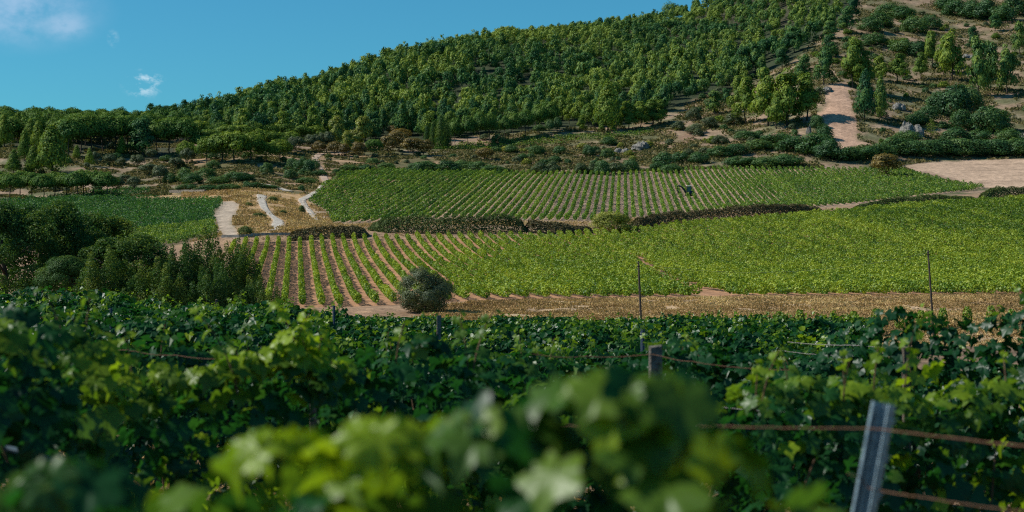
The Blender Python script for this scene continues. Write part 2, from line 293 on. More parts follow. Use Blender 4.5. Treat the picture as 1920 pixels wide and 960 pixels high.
def ground(X, Y, rough=True):
    X, Y = np.asarray(X, float), np.asarray(Y, float)
    px = CX + F * X / np.maximum(Y, 12.0); px = np.clip(px, PXS[0], PXS[-1] - 1e-3)
    yc = np.clip(Y, 0, YS[-1] - 1e-3)
    i = ((px - PXS[0]) / 20).astype(int); fx = (px - PXS[0]) / 20 - i
    j = np.clip(np.searchsorted(YS, yc, side='right') - 1, 0, len(YS) - 2); fy = (yc - YS[j]) / (YS[j+1] - YS[j])
    z = (GRID[i, j] * (1-fx) + GRID[i+1, j] * fx) * (1-fy) + (GRID[i, j+1] * (1-fx) + GRID[i+1, j+1] * fx) * fy
    if rough:
        a = np.clip((Y - 625) / 90, 0, 1) * 4.5
        z = z + a * (fbm(X / 55, Y / 55, 11, 4) - 0.5)
        strip = np.clip((Y - 106) / 6, 0, 1) * np.clip((168 - Y) / 5, 0, 1)
        z = z + strip * 0.9 * (fbm(X / 5, Y / 4, 5, 4) - 0.5)
        b = np.clip((Y - 480) / 40, 0, 1) * np.clip((640 - Y) / 20, 0, 1) * np.clip((780 - px) / 60, 0, 1)
        z = z + b * 2.2 * (fbm(X / 16, Y / 16, 21, 4) - 0.5)
        z = z + 0.05 * (fbm(X / 0.8, Y / 0.8, 3, 3) - 0.5) * np.clip((60 - Y) / 20, 0, 1)
    return z
_YQ = np.arange(70, 1400, 1.0)
def at(px, py, y0=85.0, y1=1400):
    """world point of the ground seen at photo pixel (px, py)"""
    X = (px - CX) / F * _YQ; z = ground(X, _YQ); yy = H0 - F * z / _YQ
    ok = (_YQ >= y0) & (_YQ <= y1)
    c = np.where(ok & (yy <= py))[0]
    if len(c) == 0: k = np.where(ok)[0][np.argmin(yy[ok])]
    else: k = c[0]
    Y = _YQ[k]; X = (px - CX) / F * Y
    return np.array([X, Y, float(ground(X, Y))])
def proj(X, Y, Z): return CX + F * X / Y, H0 - F * Z / Y

# zone outlines, as they are seen, turned to ground zones
FIELD1 = [(430,462),(452,455),(560,452),(700,449),(860,446),(1000,445),(1110,440),(1200,434),(1330,419),(1480,407),(1560,401),(1640,392),(1740,383),(1840,378),(1925,372),(2300,372),(2500,470),(2300,553),(1925,553),(1640,556),(1300,560),(1080,562),(860,566),(740,572),(700,574),(560,577),(440,574)]
FIELD2 = [(606,348),(640,326),(720,320),(960,325),(1100,326),(1300,318),(1420,317),(1560,318),(1690,319),(1770,340),(1850,352),(1780,362),(1700,372),(1620,381),(1540,388),(1400,394),(1330,400),(1190,410),(1110,417),(1000,415),(860,411),(760,414),(700,417),(625,421),(612,398),(578,380)]
FIELD3 = [(-200,392),(60,378),(180,374),(280,376),(418,378),(418,390),(404,398),(404,418),(410,440),(330,461),(150,470),(-200,480)]
FIELD3B = [(60,378),(180,366),(270,357),(286,362),(230,372),(180,374)]
FIELD4 = [(800,283),(870,272),(950,265),(1040,257),(1140,252),(1225,243),(1232,250),(1150,262),(1060,270),(970,277),(880,283)]
STRIP = [(740,577),(860,570),(1080,566),(1300,563),(1640,560),(2300,557),(2300,640),(1920,640),(1640,640),(1000,640),(740,640)]
GRAVEL = [(412,378),(436,377),(450,384),(446,396),(436,408),(434,420),(444,432),(452,444),(418,444),(408,425),(402,402),(408,392)]
GOLD = [(380,345),(470,340),(560,338),(610,350),(575,375),(625,420),(600,432),(440,446),(450,380),(300,372),(230,370),(270,362),(380,358)]
BRICK = [(585,376),(606,386),(622,418),(600,424),(590,400)]
BARE = [(1684,312),(1740,304),(1925,297),(2300,296),(2300,352),(1925,350),(1850,352),(1772,340)]
SLIDE = [(1545,160),(1588,152),(1594,190),(1606,225),(1608,262),(1632,270),(1580,292),(1560,262),(1530,228),(1532,206),(1548,196)]
FOREST = [(250,215),(330,240),(450,262),(600,266),(790,266),(860,258),(1060,240),(1130,238),(1180,236),(1250,210),(1330,176),(1400,155),(1480,120),(1530,75),(1585,25),(1640,-60),(1600,-300),(1000,-300),(250,-100)]
OPENING = [(895,140),(925,132),(925,160),(895,162)]

# terrain sheet
ss = np.concatenate([np.linspace(-0.95, -0.37, 60)[:-1], np.linspace(-0.37, 0.37, 640), np.linspace(0.37, 0.95, 60)[1:]])
ys = np.concatenate([np.arange(-40, 4, 4.0), np.arange(4, 40, 0.35), np.arange(40, 105, 0.8), np.arange(105, 172, 0.45), np.arange(172, 480, 1.15), np.arange(480, 760, 1.2), np.arange(760, 1250, 2.2), np.arange(1250, 1500, 25.0)])
Sg, Yg = np.meshgrid(ss, ys, indexing='xy')
Xg = Sg * (np.maximum(Yg, 0) + 30.0)
Zg = ground(Xg, Yg)
Ysafe = np.maximum(Yg, 20)
wxp = (fbm(Xg/3, Yg/3, 41, 3) - .5) * 7; wyp = (fbm(Xg/3, Yg/3, 42, 3) - .5) * 5
PX, PY = proj(Xg, Ysafe, Zg); PXw, PYw = PX + wxp, PY + wyp
lw = (fbm(Xg/14, Yg/14, 45, 3) - .5) * 26
def col(c): return np.array(c, float)
C = np.zeros(Xg.shape + (3,))
n1 = fbm(Xg/9, Yg/9, 51, 5)[..., None]; n2 = fbm(Xg/2.2, Yg/2.2, 61, 4)[..., None]
def sm(x, a, b): t = np.clip((x - a) / (b - a), 0, 1); return t*t*(3-2*t)
scrub = col((0.25, 0.175, 0.118)) * (1 - sm(n1, .42, .58)) + col((0.105, 0.105, 0.050)) * sm(n1, .42, .58)
scrub = scrub * (0.75 + 0.5*n2) + col((0.10, 0.09, 0.08)) * sm(n2, .62, .72)
C[:] = scrub
def paint(mask, c, var=0.3):
    C[mask] = (col(c) * (1 - var/2 + var * n2))[mask] if var else col(c)
nearm = Yg < 112
paint(nearm, (0.17, 0.115, 0.075), 0.9)
q = (Yg > 92) & (Yg < 106); paint(q, (0.33, 0.245, 0.17), 0.9)
st = (Yg >= 105) & (Yg < 176) & (PX + 6 * lw > 800)
C[st] = (col((0.40, 0.285, 0.175)) * (1 - sm(n2, .5, .8)) + col((0.20, 0.145, 0.095)) * sm(n2, .5, .8))[st]
st2 = (Yg >= 105) & (Yg < 330) & (PX + 6 * lw <= 800); paint(st2, (0.27, 0.175, 0.11), 0.6)
vis = lambda a, b: (Yg > a) & (Yg < b)
paint(inpoly(PX, PY, FIELD1) & vis(150, 480), (0.34, 0.190, 0.110), 0.6)
bank = (Yg > 296) & inpoly(PX, PY, [(430,457),(620,453),(1000,446),(1200,434),(1480,408),(1740,384),(1925,373),(2200,370),(2200,360),(1840,362),(1560,388),(1400,396),(1200,411),(1000,416),(800,414),(620,421),(430,442)]) & vis(296, 560)
paint(bank, (0.26, 0.175, 0.11), 0.7)
gold = inpoly(PXw, PYw, GOLD) & vis(305, 560)
C[gold] = (col((0.44, 0.28, 0.145)) * (1 - sm(n2, .48, .66)) + col((0.20, 0.155, 0.075)) * sm(n2, .48, .66))[gold] * (0.8 + 0.4*n2[gold])
paint(inpoly(PX, PY, FIELD2) & vis(370, 640), (0.35, 0.245, 0.175), 0.4)
paint(inpoly(PX, PY, FIELD3) & vis(300, 500), (0.13, 0.10, 0.06), 0.4)
paint(inpoly(PX, PY, FIELD3B) & vis(400, 560), (0.13, 0.12, 0.06), 0.4)
paint(inpoly(PX, PY, FIELD4) & vis(600, 800), (0.14, 0.13, 0.06), 0.4)
paint(inpoly(PXw*1.0, PY + wyp*0.6, GRAVEL) & vis(300, 480), (0.37, 0.30, 0.235), 0.35)
paint(inpoly(PXw, PYw, BRICK) & vis(300, 480), (0.34, 0.26, 0.19), 0.5)
paint(inpoly(PXw, PYw, BARE) & vis(480, 720), (0.40, 0.285, 0.205), 0.5)
line_ = inpoly(PX, PY, BARE) & vis(480, 720) & (np.abs((PY + wyp * .5 - 300 - (PX - 1684) * -.02) % 11) < 1.3); paint(line_, (0.31, 0.22, 0.155), 0.6)
fur = inpoly(PXw, PYw, [(1690,320),(1740,322),(1800,338),(1815,348),(1770,342)]) & vis(480, 720); paint(fur, (0.26, 0.18, 0.13), 0.6)
paint(inpoly(PXw + lw, PYw + lw * .5, SLIDE) & vis(600, 800), (0.40, 0.26, 0.185), 0.8)
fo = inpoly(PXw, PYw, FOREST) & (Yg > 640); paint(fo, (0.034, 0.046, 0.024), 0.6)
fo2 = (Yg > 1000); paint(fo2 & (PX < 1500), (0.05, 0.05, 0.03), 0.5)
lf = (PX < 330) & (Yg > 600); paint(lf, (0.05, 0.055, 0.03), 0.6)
tan = (Yg > 480) & (Yg < 655) & (PX > 330) & (PX < 900) & (PY > 262)
C[tan] = (col((0.29, 0.19, 0.115)) * (1 - sm(n1, .44, .6)) + col((0.11, 0.10, 0.045)) * sm(n1, .44, .6))[tan] * (0.75 + 0.5*n2[tan])
und = inpoly(PXw, PYw, [(900,260),(1060,290),(1300,250),(1320,300),(1000,318),(900,300)]) & vis(600, 760)
C[und] = (col((0.24, 0.155, 0.105)) * (1 - sm(n1, .42, .6)) + col((0.10, 0.095, 0.045)) * sm(n1, .42, .6))[und] * (0.75 + 0.5*n2[und])
far_ = (Yg > 290)[..., None]
Cb = C.copy()
for ax in (0, 1):
    for rep in range(2): Cb = (np.roll(Cb, 1, ax) + np.roll(Cb, -1, ax) + Cb) / 3
C = np.where(far_, Cb, C)
nr_, nc_ = Xg.shape; idx = np.arange(nr_*nc_).reshape(nr_, nc_)
fc = np.stack([idx[:-1,:-1], idx[:-1,1:], idx[1:,1:], idx[1:,:-1]], -1).reshape(-1, 4)

gm, gn, gl_ = newmat('ground_soil')
o_ = gn.new('ShaderNodeOutputMaterial'); p_ = gn.new('ShaderNodeBsdfPrincipled'); p_.inputs['Roughness'].default_value = 0.95; p_.inputs['Specular IOR Level'].default_value = 0.15
a_ = gn.new('ShaderNodeAttribute'); a_.attribute_name = 'soil'; g_ = gn.new('ShaderNodeNewGeometry')
def gnoise(scale, det, r=0.65):
    no = gn.new('ShaderNodeTexNoise'); no.inputs['Scale'].default_value = scale; no.inputs['Detail'].default_value = det; no.inputs['Roughness'].default_value = r
    gl_.new(g_.outputs['Position'], no.inputs['Vector']); return no.outputs['Fac']
f1, f2, f3 = gnoise(0.55, 8), gnoise(3.2, 6), gnoise(0.08, 4)
def mr(v, a, b, c, d):
    m = gn.new('ShaderNodeMapRange'); [m.inputs[i].__setattr__('default_value', x) for i, x in ((1, a), (2, b), (3, c), (4, d))]; gl_.new(v, m.inputs[0]); return m.outputs[0]
def mul(a, b):
    m = gn.new('ShaderNodeMath'); m.operation = 'MULTIPLY'; gl_.new(a, m.inputs[0]); gl_.new(b, m.inputs[1]); return m.outputs[0]
v = mul(mul(mr(f1, .3, .7, .62, 1.38), mr(f2, .3, .7, .7, 1.3)), mr(f3, .3, .7, .85, 1.15))
vs = gn.new('ShaderNodeVectorMath'); vs.operation = 'SCALE'; gl_.new(a_.outputs['Color'], vs.inputs[0]); gl_.new(v, vs.inputs['Scale'])
gl_.new(vs.outputs[0], p_.inputs['Base Color'])
b1 = gn.new('ShaderNodeBump'); b1.inputs['Strength'].default_value = 0.7; b1.inputs['Distance'].default_value = 0.5; gl_.new(f1, b1.inputs['Height'])
b2 = gn.new('ShaderNodeBump'); b2.inputs['Strength'].default_value = 0.6; b2.inputs['Distance'].default_value = 0.08; gl_.new(f2, b2.inputs['Height']); gl_.new(b1.outputs[0], b2.inputs['Normal'])
gl_.new(b2.outputs[0], p_.inputs['Normal']); gl_.new(p_.outputs[0], o_.inputs['Surface'])
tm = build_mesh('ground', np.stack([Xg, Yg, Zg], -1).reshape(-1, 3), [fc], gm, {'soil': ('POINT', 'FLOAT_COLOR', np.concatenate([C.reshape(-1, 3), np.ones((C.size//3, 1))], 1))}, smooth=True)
tag(link('ground', tm), kind='structure')
# tracks, draped just above the ground
TRACKS = []
def ribbon(name, pts, mat, lift=0.16, y0=300, sub=14, edge=0.3):
    P = np.array([at(p[0], p[1], y0)[:2] for p in pts]); W = np.array([1.25 * p[2] / F * q[1] for p, q in zip(pts, P)])
    t = np.arange(len(P)); tt = np.linspace(0, len(P)-1, (len(P)-1)*sub+1)
    P = pchip(t, P, tt); W = pchip(t, W, tt)
    TRACKS.append((P, W))
    T = unit(np.gradient(P, axis=0)); N = np.stack([T[:, 1], -T[:, 0]], -1); N = np.where(N[:, :1] < 0, -N, N)
    m = 9; u = np.linspace(-.5, .5, m)
    jit = 1 + edge * (R.random((len(P), m)) - .5) * 2 * (np.abs(u) > .4)
    X = P[:, None, 0] + N[:, None, 0] * u * W[:, None] * jit; Y = P[:, None, 1] + N[:, None, 1] * u * W[:, None] * jit
    Z = ground(X, Y) + lift - 0.4 * (np.abs(u) > .45)
    i = np.arange(X.size).reshape(X.shape); f = np.stack([i[:-1,:-1], i[:-1,1:], i[1:,1:], i[1:,:-1]], -1).reshape(-1, 4)
    return tag(link(name, build_mesh(name, np.stack([X, Y, Z], -1).reshape(-1, 3), [f], mat, {'rim': ('POINT', 'FLOAT', np.broadcast_to(np.interp(np.abs(u), [0, .30, .5], [.25, .42, .95]), X.shape))}, smooth=True)), kind='structure')
ribbon('dirt_track', [(516,433,22),(520,423,24),(521,414,20),(508,404,13),(497,392,15),(491,380,17),(490,366,19)], M['track'])
ribbon('dirt_track', [(490,345,5),(512,349,10),(530,356,16),(540,359,22)], M['track'])
ribbon('dirt_track', [(597,424,11),(590,410,12),(580,396,12),(570,384,13),(568,374,15),(584,366,14),(600,354,10),(612,343,8)], M['track'])
ribbon('farm_path', [(612,343,12),(606,330,14),(600,318,13),(594,306,12),(592,296,12),(602,288,14)], M['redpath'], 0.16)
# darker earth between the wheel ruts
ribbon('track_centre', [(598,421,4),(591,409,4),(581,396,4),(571,385,4),(569,376,4)], M['ruts'], 0.2)

# ------------------------------------------------------------------ foliage primitives
DIAM = np.array([[0, -.5, 0], [.42, 0, .06], [0, .5, 0], [-.42, 0, .06]]); 
def frames(N, spin):
    a = unit(np.cross(N, np.where(np.abs(N[:, 2:3]) < .9, [[0, 0, 1.0]], [[1.0, 0, 0]]))); b = np.cross(N, a)
    c, s = np.cos(spin)[:, None], np.sin(spin)[:, None]
    return a * c + b * s, b * c - a * s
def quads(P, N, S, rng, aspect=1.0):
    u, v = frames(unit(N), rng.random(len(P)) * 6.283)
    V = P[:, None] + S[:, None, None] * (u[:, None] * DIAM[None, :, :1] * aspect + v[:, None] * DIAM[None, :, 1:2] + unit(N)[:, None] * DIAM[None, :, 2:])
    return V.reshape(-1, 3), np.arange(len(P) * 4).reshape(-1, 4)
# grape leaf outlines: five shallow lobes
_a = np.array([-90, -60, -28, -8, 18, 38, 62, 78, 90]); _r = np.array([.10, .42, .40, .34, .56, .44, .40, .50, .62])
def leaf_template(detail):
    if detail == 2:
        ang = np.concatenate([np.linspace(-75, 90, 12), 180 - np.linspace(-75, 90, 12)[::-1][1:]])
        base = np.interp(np.where(ang > 90, 180 - ang, ang), _a, _r) * (1 + .05 * np.cos(np.arange(len(ang)) * 2.9))
        an = np.radians(ang); V = [[0, 0, 0]]
        for rr in (.5, 1.0):
            x, y = np.cos(an) * base * rr, np.sin(an) * base * rr
            z = .30 * np.abs(x) - .55 * (x*x + y*y) + (.05 * np.sin(np.arange(len(ang)) * 2.1) if rr == 1 else 0)
            V += list(np.stack([x, y, z * 1.0], -1))
        n = len(ang); T = [(0, 1+i, 2+i) for i in range(n-1)]; Q = [(1+i, 1+n+i, 2+n+i, 2+i) for i in range(n-1)]
        return np.array(V), [np.array(T), np.array(Q)]
    if detail == 1:
        ang = np.array([-60, -20, 15, 50, 90, 130, 165, 200, 240]); base = np.interp(np.where(ang > 90, 180 - ang, ang), _a, _r) * np.array([1, 1.1, 1.1, .85, 1.1, .85, 1.1, 1.1, 1])
        an = np.radians(ang); x, y = np.cos(an) * base, np.sin(an) * base; z = .28 * np.abs(x) - .5 * (x*x + y*y)
        V = np.concatenate([[[0, 0, 0]], np.stack([x, y, z], -1)]); return V, [np.array([(0, 1+i, 2+i) for i in range(8)])]
    V = np.array([[0, -.35, 0], [.48, -.1, .05], [.35, .35, -.05], [0, .55, -.12], [-.35, .35, -.05], [-.48, -.1, .05]]); return V, [np.array([(0, 1, 2, 3), (0, 3, 4, 5)])]
LT = {d: leaf_template(d) for d in (0, 1, 2)}
def leaves(P, N, S, tintv, d, rng, droop=None):
    """leaf blades; the tip of each points mostly downwards"""
    N = unit(N); down = np.array([[0, 0, -1.0]]) + rng.normal(0, .45, P.shape)
    v = unit(down - N * (down * N).sum(-1, keepdims=True)); u = np.cross(v, N)
    T, Fs = LT[d]; k = len(T)
    curl = .5 + rng.random(len(P)) * 1.3
    V = P[:, None] + S[:, None, None] * (u[:, None] * T[None, :, :1] + v[:, None] * T[None, :, 1:2] + N[:, None] * T[None, :, 2:] * curl[:, None, None])
    off = np.arange(len(P))[:, None, None] * k
    return V.reshape(-1, 3), [(f[None] + off).reshape(-1, f.shape[1]) for f in Fs], np.repeat(tintv, k)

# ------------------------------------------------------------------ vine rows of the distant fields
def line_rows(poly, d, spacing, ylim, pxlim=(-130, 2060)):
    """parallel lines of direction d inside an outline seen on the ground -> list of runs [(x, y), ...]"""
    A = []
    for i in range(len(poly)):
        A.append(at(np.clip(poly[i][0], -200, 2300), poly[i][1], ylim[0], ylim[1])[:2])
    W = np.array(A); d = unit(np.array(d, float)); nrm = np.array([d[1], -d[0]])
    s, t = W @ nrm, W @ d; runs = []
    for q in np.arange(s.min() + spacing/2, s.max(), spacing):
        tt = np.arange(t.min(), t.max(), 1.0); L = q * nrm + tt[:, None] * d
        px = CX + F * L[:, 0] / L[:, 1]
        ok = inpoly(L[:, 0], L[:, 1], W) & (px > pxlim[0]) & (px < pxlim[1])
        i = 0
        while i < len(ok):
            if ok[i]:
                j = i
                while j < len(ok) and ok[j]: j += 1
                if j - i > 5: runs.append(L[i:j])
                i = j
            else: i += 1
    return runs
EXC = at(1288, 368, 385)[:2]
def P2_(L, t, n):
    i = np.clip(t.astype(int), 0, n - 2); f = (t - i)[:, None]; return L[i] * (1 - f) + L[i + 1] * f
def row_mesh(L, mat, rng, h=1.35, w=0.42, dens=1.0, tint0=.45, gap=.04, base=.35, tvar=.22, light=.12, corner=None, even=None):
    L = L + rng.normal(0, .04, (1, 2)); n = len(L); length = n - 1.0
    Ym = L[:, 1].mean(); size = 0.11 + 0.00055 * Ym
    per = dens * 1.35 * 3.2 / size**2
    N = int(length * per); t = rng.random(N) * length
    vig = fbm(t / 2.3 + rng.random() * 99, np.zeros(N), int(rng.integers(999)), 3)
    d_ = GB - GA; u_ = np.clip(((P2_(L, t, n) - GA) @ d_) / (d_ @ d_), 0, 1)[:, None]; gapd = np.linalg.norm(P2_(L, t, n) - GA - u_ * d_, axis=1) - 1.6 * (1 - u_[:, 0]) ** 3
    keep = (gapd > .75) & (vnoise(t / 1.1 + rng.random() * 999, np.zeros(N), 5) > gap * 2.2) & ((P2_(L, t, n) - EXC)**2 * [1, .25]).sum(1).__gt__(4.5) ; t, vig = t[keep], vig[keep]; N = len(t)
    i = np.clip(t.astype(int), 0, n - 2); f = (t - i)[:, None]; P2 = L[i] * (1 - f) + L[i + 1] * f
    T = unit(L[-1] - L[0]); nr = np.array([T[1], -T[0]])
    a = rng.random(N) * 2 * np.pi; rr = .62 + .5 * rng.random(N)
    hw = w * (.35 + 1.35 * vig) if even is None else w * (.75 + .5 * vig); hh = h * (.62 + .8 * vig)
    lat = np.cos(a) * hw * rr; up = base + (hh - base) * (.5 + .5 * np.sin(a) * rr)
    X = P2[:, 0] + nr[0] * lat; Y = P2[:, 1] + nr[1] * lat
    Z = ground(P2[:, 0], P2[:, 1]) + up
    Nn = np.stack([nr[0] * np.cos(a), nr[1] * np.cos(a), np.sin(a) + .35], -1) + rng.normal(0, .75, (N, 3))
    S = size * (.7 + .6 * rng.random(N))
    P = np.stack([X, Y, Z], -1); org = np.array([L[0][0], L[0][1], float(ground(L[0][0], L[0][1]))])
    V, Fq = quads(P - org, Nn, S, rng)
    tint0 = tint0 + rng.normal(0, .05)
    if corner is not None:
        cx_, cy_ = proj(P2[:, 0], P2[:, 1], ground(P2[:, 0], P2[:, 1])); cx_ += 60 * (fbm(P2[:, 0] / 20, P2[:, 1] / 20, 4, 2) - .5); tint0 = tint0 - .28 * inpoly(cx_, cy_ + 30 * (fbm(P2[:, 0] / 12, P2[:, 1] / 12, 9, 2) - .5), corner)
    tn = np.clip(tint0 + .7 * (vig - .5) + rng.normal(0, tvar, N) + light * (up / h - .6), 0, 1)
    return build_mesh('vine_row', V, [Fq], mat, {'tint': ('FACE', 'FLOAT', tn)}), org
ORD = ['', 'first', 'second', 'third', 'fourth', 'fifth', 'sixth', 'seventh', 'eighth', 'ninth', 'tenth', 'eleventh', 'twelfth', 'thirteenth', 'fourteenth', 'fifteenth', 'sixteenth', 'seventeenth', 'eighteenth', 'nineteenth', 'twentieth', 'twenty-first', 'twenty-second', 'twenty-third', 'twenty-fourth', 'twenty-fifth', 'twenty-sixth', 'twenty-seventh', 'twenty-eighth']
def near_px(L): return CX + F * L[0][0] / L[0][1]

CORNER = [(1560,400),(1925,368),(2400,360),(2400,470),(1925,446),(1800,440),(1680,430),(1600,416)]
GA, GB = at(1372, 563, 150)[:2], at(1196, 490, 150)[:2]
r1 = line_rows(FIELD1, (-0.138, 1.0), 2.06, (150, 480)); r1.sort(key=near_px); k = 0
for L in r1:
    rng = np.random.default_rng(1000 + int(near_px(L)))
    if L[0][1] > L[-1][1]: L = L[::-1]
    mx, my = proj(L[:, 0], L[:, 1], ground(L[:, 0], L[:, 1]))
    mid = len(L) // 2; dk = inpoly([mx[mid]], [my[mid]], [(1560,402),(1925,372),(2300,372),(2300,452),(1925,442),(1800,436),(1640,420)])[0]
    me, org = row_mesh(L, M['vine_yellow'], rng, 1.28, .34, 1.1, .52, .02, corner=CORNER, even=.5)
    # the far right corner is planted with a darker variety
    o = link('vine_row', me, None, org); k += 1
    nx = mx[0]
    if nx < 1150 and k <= 20: tag(o, f'yellow-green vine row in the lower field, {ORD[k]} from the tree clump at left', 'vine row', 'vine rows of the lower field')
    elif nx < 1330: tag(o, 'yellow-green vine row behind the tall thin pole in the middle of the lower field', 'vine row', 'close vine rows in the middle of the lower field')
    else: tag(o, 'yellow-green vine row merging with its neighbours in the right half of the lower field', 'vine row', 'merging vine rows on the right of the lower field')

r2 = line_rows(FIELD2, (0.071, 1.0), 2.12, (385, 640)); r2.sort(key=near_px); k = 0
ex = at(1290, 364, 385)
for L in r2:
    rng = np.random.default_rng(3000 + int(near_px(L)))
    if L[0][1] > L[-1][1]: L = L[::-1]
    nx = near_px(L)
    me, org = row_mesh(L, M['vine_mid'], rng, 1.45, .40, 1.0, .42, .05)
    o = link('vine_row', me, None, org); k += 1
    if nx < 880: tag(o, 'dark green vine row in the left part of the upper field beside the track', 'vine row', 'dense vine rows on the left of the upper field')
    elif nx < 1110: tag(o, 'green vine row of the upper field left of the yellow-green bush, leaning right', 'vine row', 'vine rows left of the yellow-green bush')
    elif nx < 1420:
        j = k - k0 + 1
        tag(o, f'green vine row between sandy strips in the upper field, {ORD[j]} right of the bush' if j <= 20 else 'green vine row between sandy strips right of the digger', 'vine row', 'vine rows between sandy strips near the digger')
    else: tag(o, 'green vine row in the right corner of the upper field by the bare field', 'vine row', 'merging vine rows on the right of the upper field')
    if nx < 1110: k0 = k + 1
r3 = line_rows(FIELD3, (1.0, 0.10), 3.1, (300, 500)) + line_rows(FIELD3B, (1.0, 0.55), 3.1, (400, 560))
for L in r3:
    rng = np.random.default_rng(5000 + int(L[0][1] * 10))
    low = L[0][1] < 352; up = L[:, 1].mean() > 500
    me, org = row_mesh(L, M['vine_mid'] if (low or up) else M['vine_dark'], rng, 1.75, .62, .9, .55 if low or up else .45, .02)
    tag(link('vine_row', me, None, org), 'light green vine row along the near edge of the left field' if low else ('bright green vine row on the strip above the left field' if up else 'deep green vine row running across the left field'), 'vine row', 'vine rows of the left field')
r4 = line_rows(FIELD4, (1.0, 0.12), 3.4, (620, 800))
for L in r4:
    rng = np.random.default_rng(7000 + int(L[0][1] * 10))
    me, org = row_mesh(L, M['vine_mid'], rng, 1.4, .55, .8, .5, .05)
    tag(link('vine_row', me, None, org), 'vine row on the small high strip below the umbrella pines', 'vine row', 'vine rows of the high strip')

# ------------------------------------------------------------------ trees: crowns of needle or leaf clumps
def crown_clumps(kind, rng):
    C_, R_ = [], []
    if kind == 'cone':
        for i in range(34):
            t = .16 + .82 * (i + rng.random() * .8) / 34; env = .47 * (1 - t) ** .72 + .03; th = i * 2.4 + rng.random()
            C_.append((np.cos(th) * env * .62, np.sin(th) * env * .62, t)); r = .42 * env + .045; R_.append((r, r, r * .55))
        C_.append((0, 0, .5)); R_.append((.2, .2, .36))
    elif kind == 'rough':       # irregular Aleppo pine
        lean = rng.normal(0, .04, 2)
        for i in range(30):
            t = .20 + .76 * rng.random(); env = .52 * np.clip((1.04 - t) / .72, 0, 1) ** .55; th = rng.random() * 6.28; q = rng.random() ** .5
            C_.append((np.cos(th) * env * .72 * q + lean[0] * t, np.sin(th) * env * .72 * q + lean[1] * t, t)); r = (.075 + .07 * rng.random()) * (1.1 - .25 * t); R_.append((r * 1.3, r * 1.3, r * .95))
        C_.append((lean[0] * .5, lean[1] * .5, .55)); R_.append((.2, .2, .3))
    elif kind == 'umbrella':
        for i in range(30):
            th = i * 2.4; q = np.sqrt((i + .5) / 30); 
            C_.append((np.cos(th) * q * .40, np.sin(th) * q * .40, 0.84 - .30 * q * q + rng.normal(0, .03))); r = .115 + .03 * rng.random(); R_.append((r, r, r * 1.0))
        for i in range(12):
            th = i * 2.4; q = .18 + .14 * rng.random(); C_.append((np.cos(th) * q, np.sin(th) * q, .50 + .12 * rng.random())); R_.append((.13, .13, .10))
    elif kind == 'round':
        for i in range(34):
            d = unit(rng.normal(0, 1, 3)); d[2] = abs(d[2]) * 1.0 - .15
            C_.append((d[0] * .34, d[1] * .34, .50 + d[2] * .34)); r = .11 + .07 * rng.random(); R_.append((r, r, r * .85))
        C_.append((0, 0, .45)); R_.append((.3, .3, .32))
    elif kind == 'dome':        # shrub down to the ground
        for i in range(30):
            d = unit(rng.normal(0, 1, 3)); d[2] = abs(d[2])
            C_.append((d[0] * .36, d[1] * .36, .08 + d[2] * .62)); r = .11 + .08 * rng.random(); R_.append((r, r, r * 1.1))
        C_.append((0, 0, .3)); R_.append((.34, .34, .4))
    elif kind == 'ball':
        for i in range(70):
            d = unit(rng.normal(0, 1, 3)); q = .75 + .25 * rng.random()
            C_.append((d[0] * .40 * q, d[1] * .40 * q, .46 + d[2] * .40 * q)); r = .07 + .05 * rng.random(); R_.append((r, r, r))
        C_.append((0, 0, .45)); R_.append((.36, .36, .36))
    elif kind == 'cypress':
        for i in range(22):
            t = .04 + .9 * i / 22; env = .5 * np.sin(np.clip((1.02 - t), 0, 1) ** .7 * np.pi * .62) ** .9; th = i * 2.4
            C_.append((np.cos(th) * env * .3, np.sin(th) * env * .3, t)); R_.append((env * .75, env * .75, .09))
    elif kind == 'peaks':       # several upright plumes
        for j in range(9):
            bx, by = rng.uniform(-.33, .33, 2); top = 1.0 - 1.15 * np.hypot(bx, by) * rng.uniform(.6, 1.2)
            for i in range(11):
                t = top * (.06 + .94 * i / 10); e = .15 * (1.04 - i / 10.5) ** .55
                C_.append((bx + rng.normal(0, .02) + bx * .25 * i / 10, by + rng.normal(0, .02), t)); R_.append((e, e, .085))
    elif kind == 'bigtree':     # broad multi-domed crown
        for j in range(7):
            bx, by = rng.uniform(-.30, .30, 2); bz = .78 - .9 * (bx * bx + by * by) * rng.uniform(.5, 2.0)
            for i in range(9):
                d = unit(rng.normal(0, 1, 3)); d[2] = abs(d[2]) - .25
                C_.append((bx + d[0] * .15, by + d[1] * .15, bz + d[2] * .14)); r = .06 + .05 * rng.random(); R_.append((r, r, r))
        for i in range(30):
            th = rng.random() * 6.28; q = .16 + .28 * rng.random(); C_.append((np.cos(th) * q, np.sin(th) * q, .10 + .45 * rng.random())); R_.append((.11, .11, .09))
    return np.array(C_), np.array(R_)
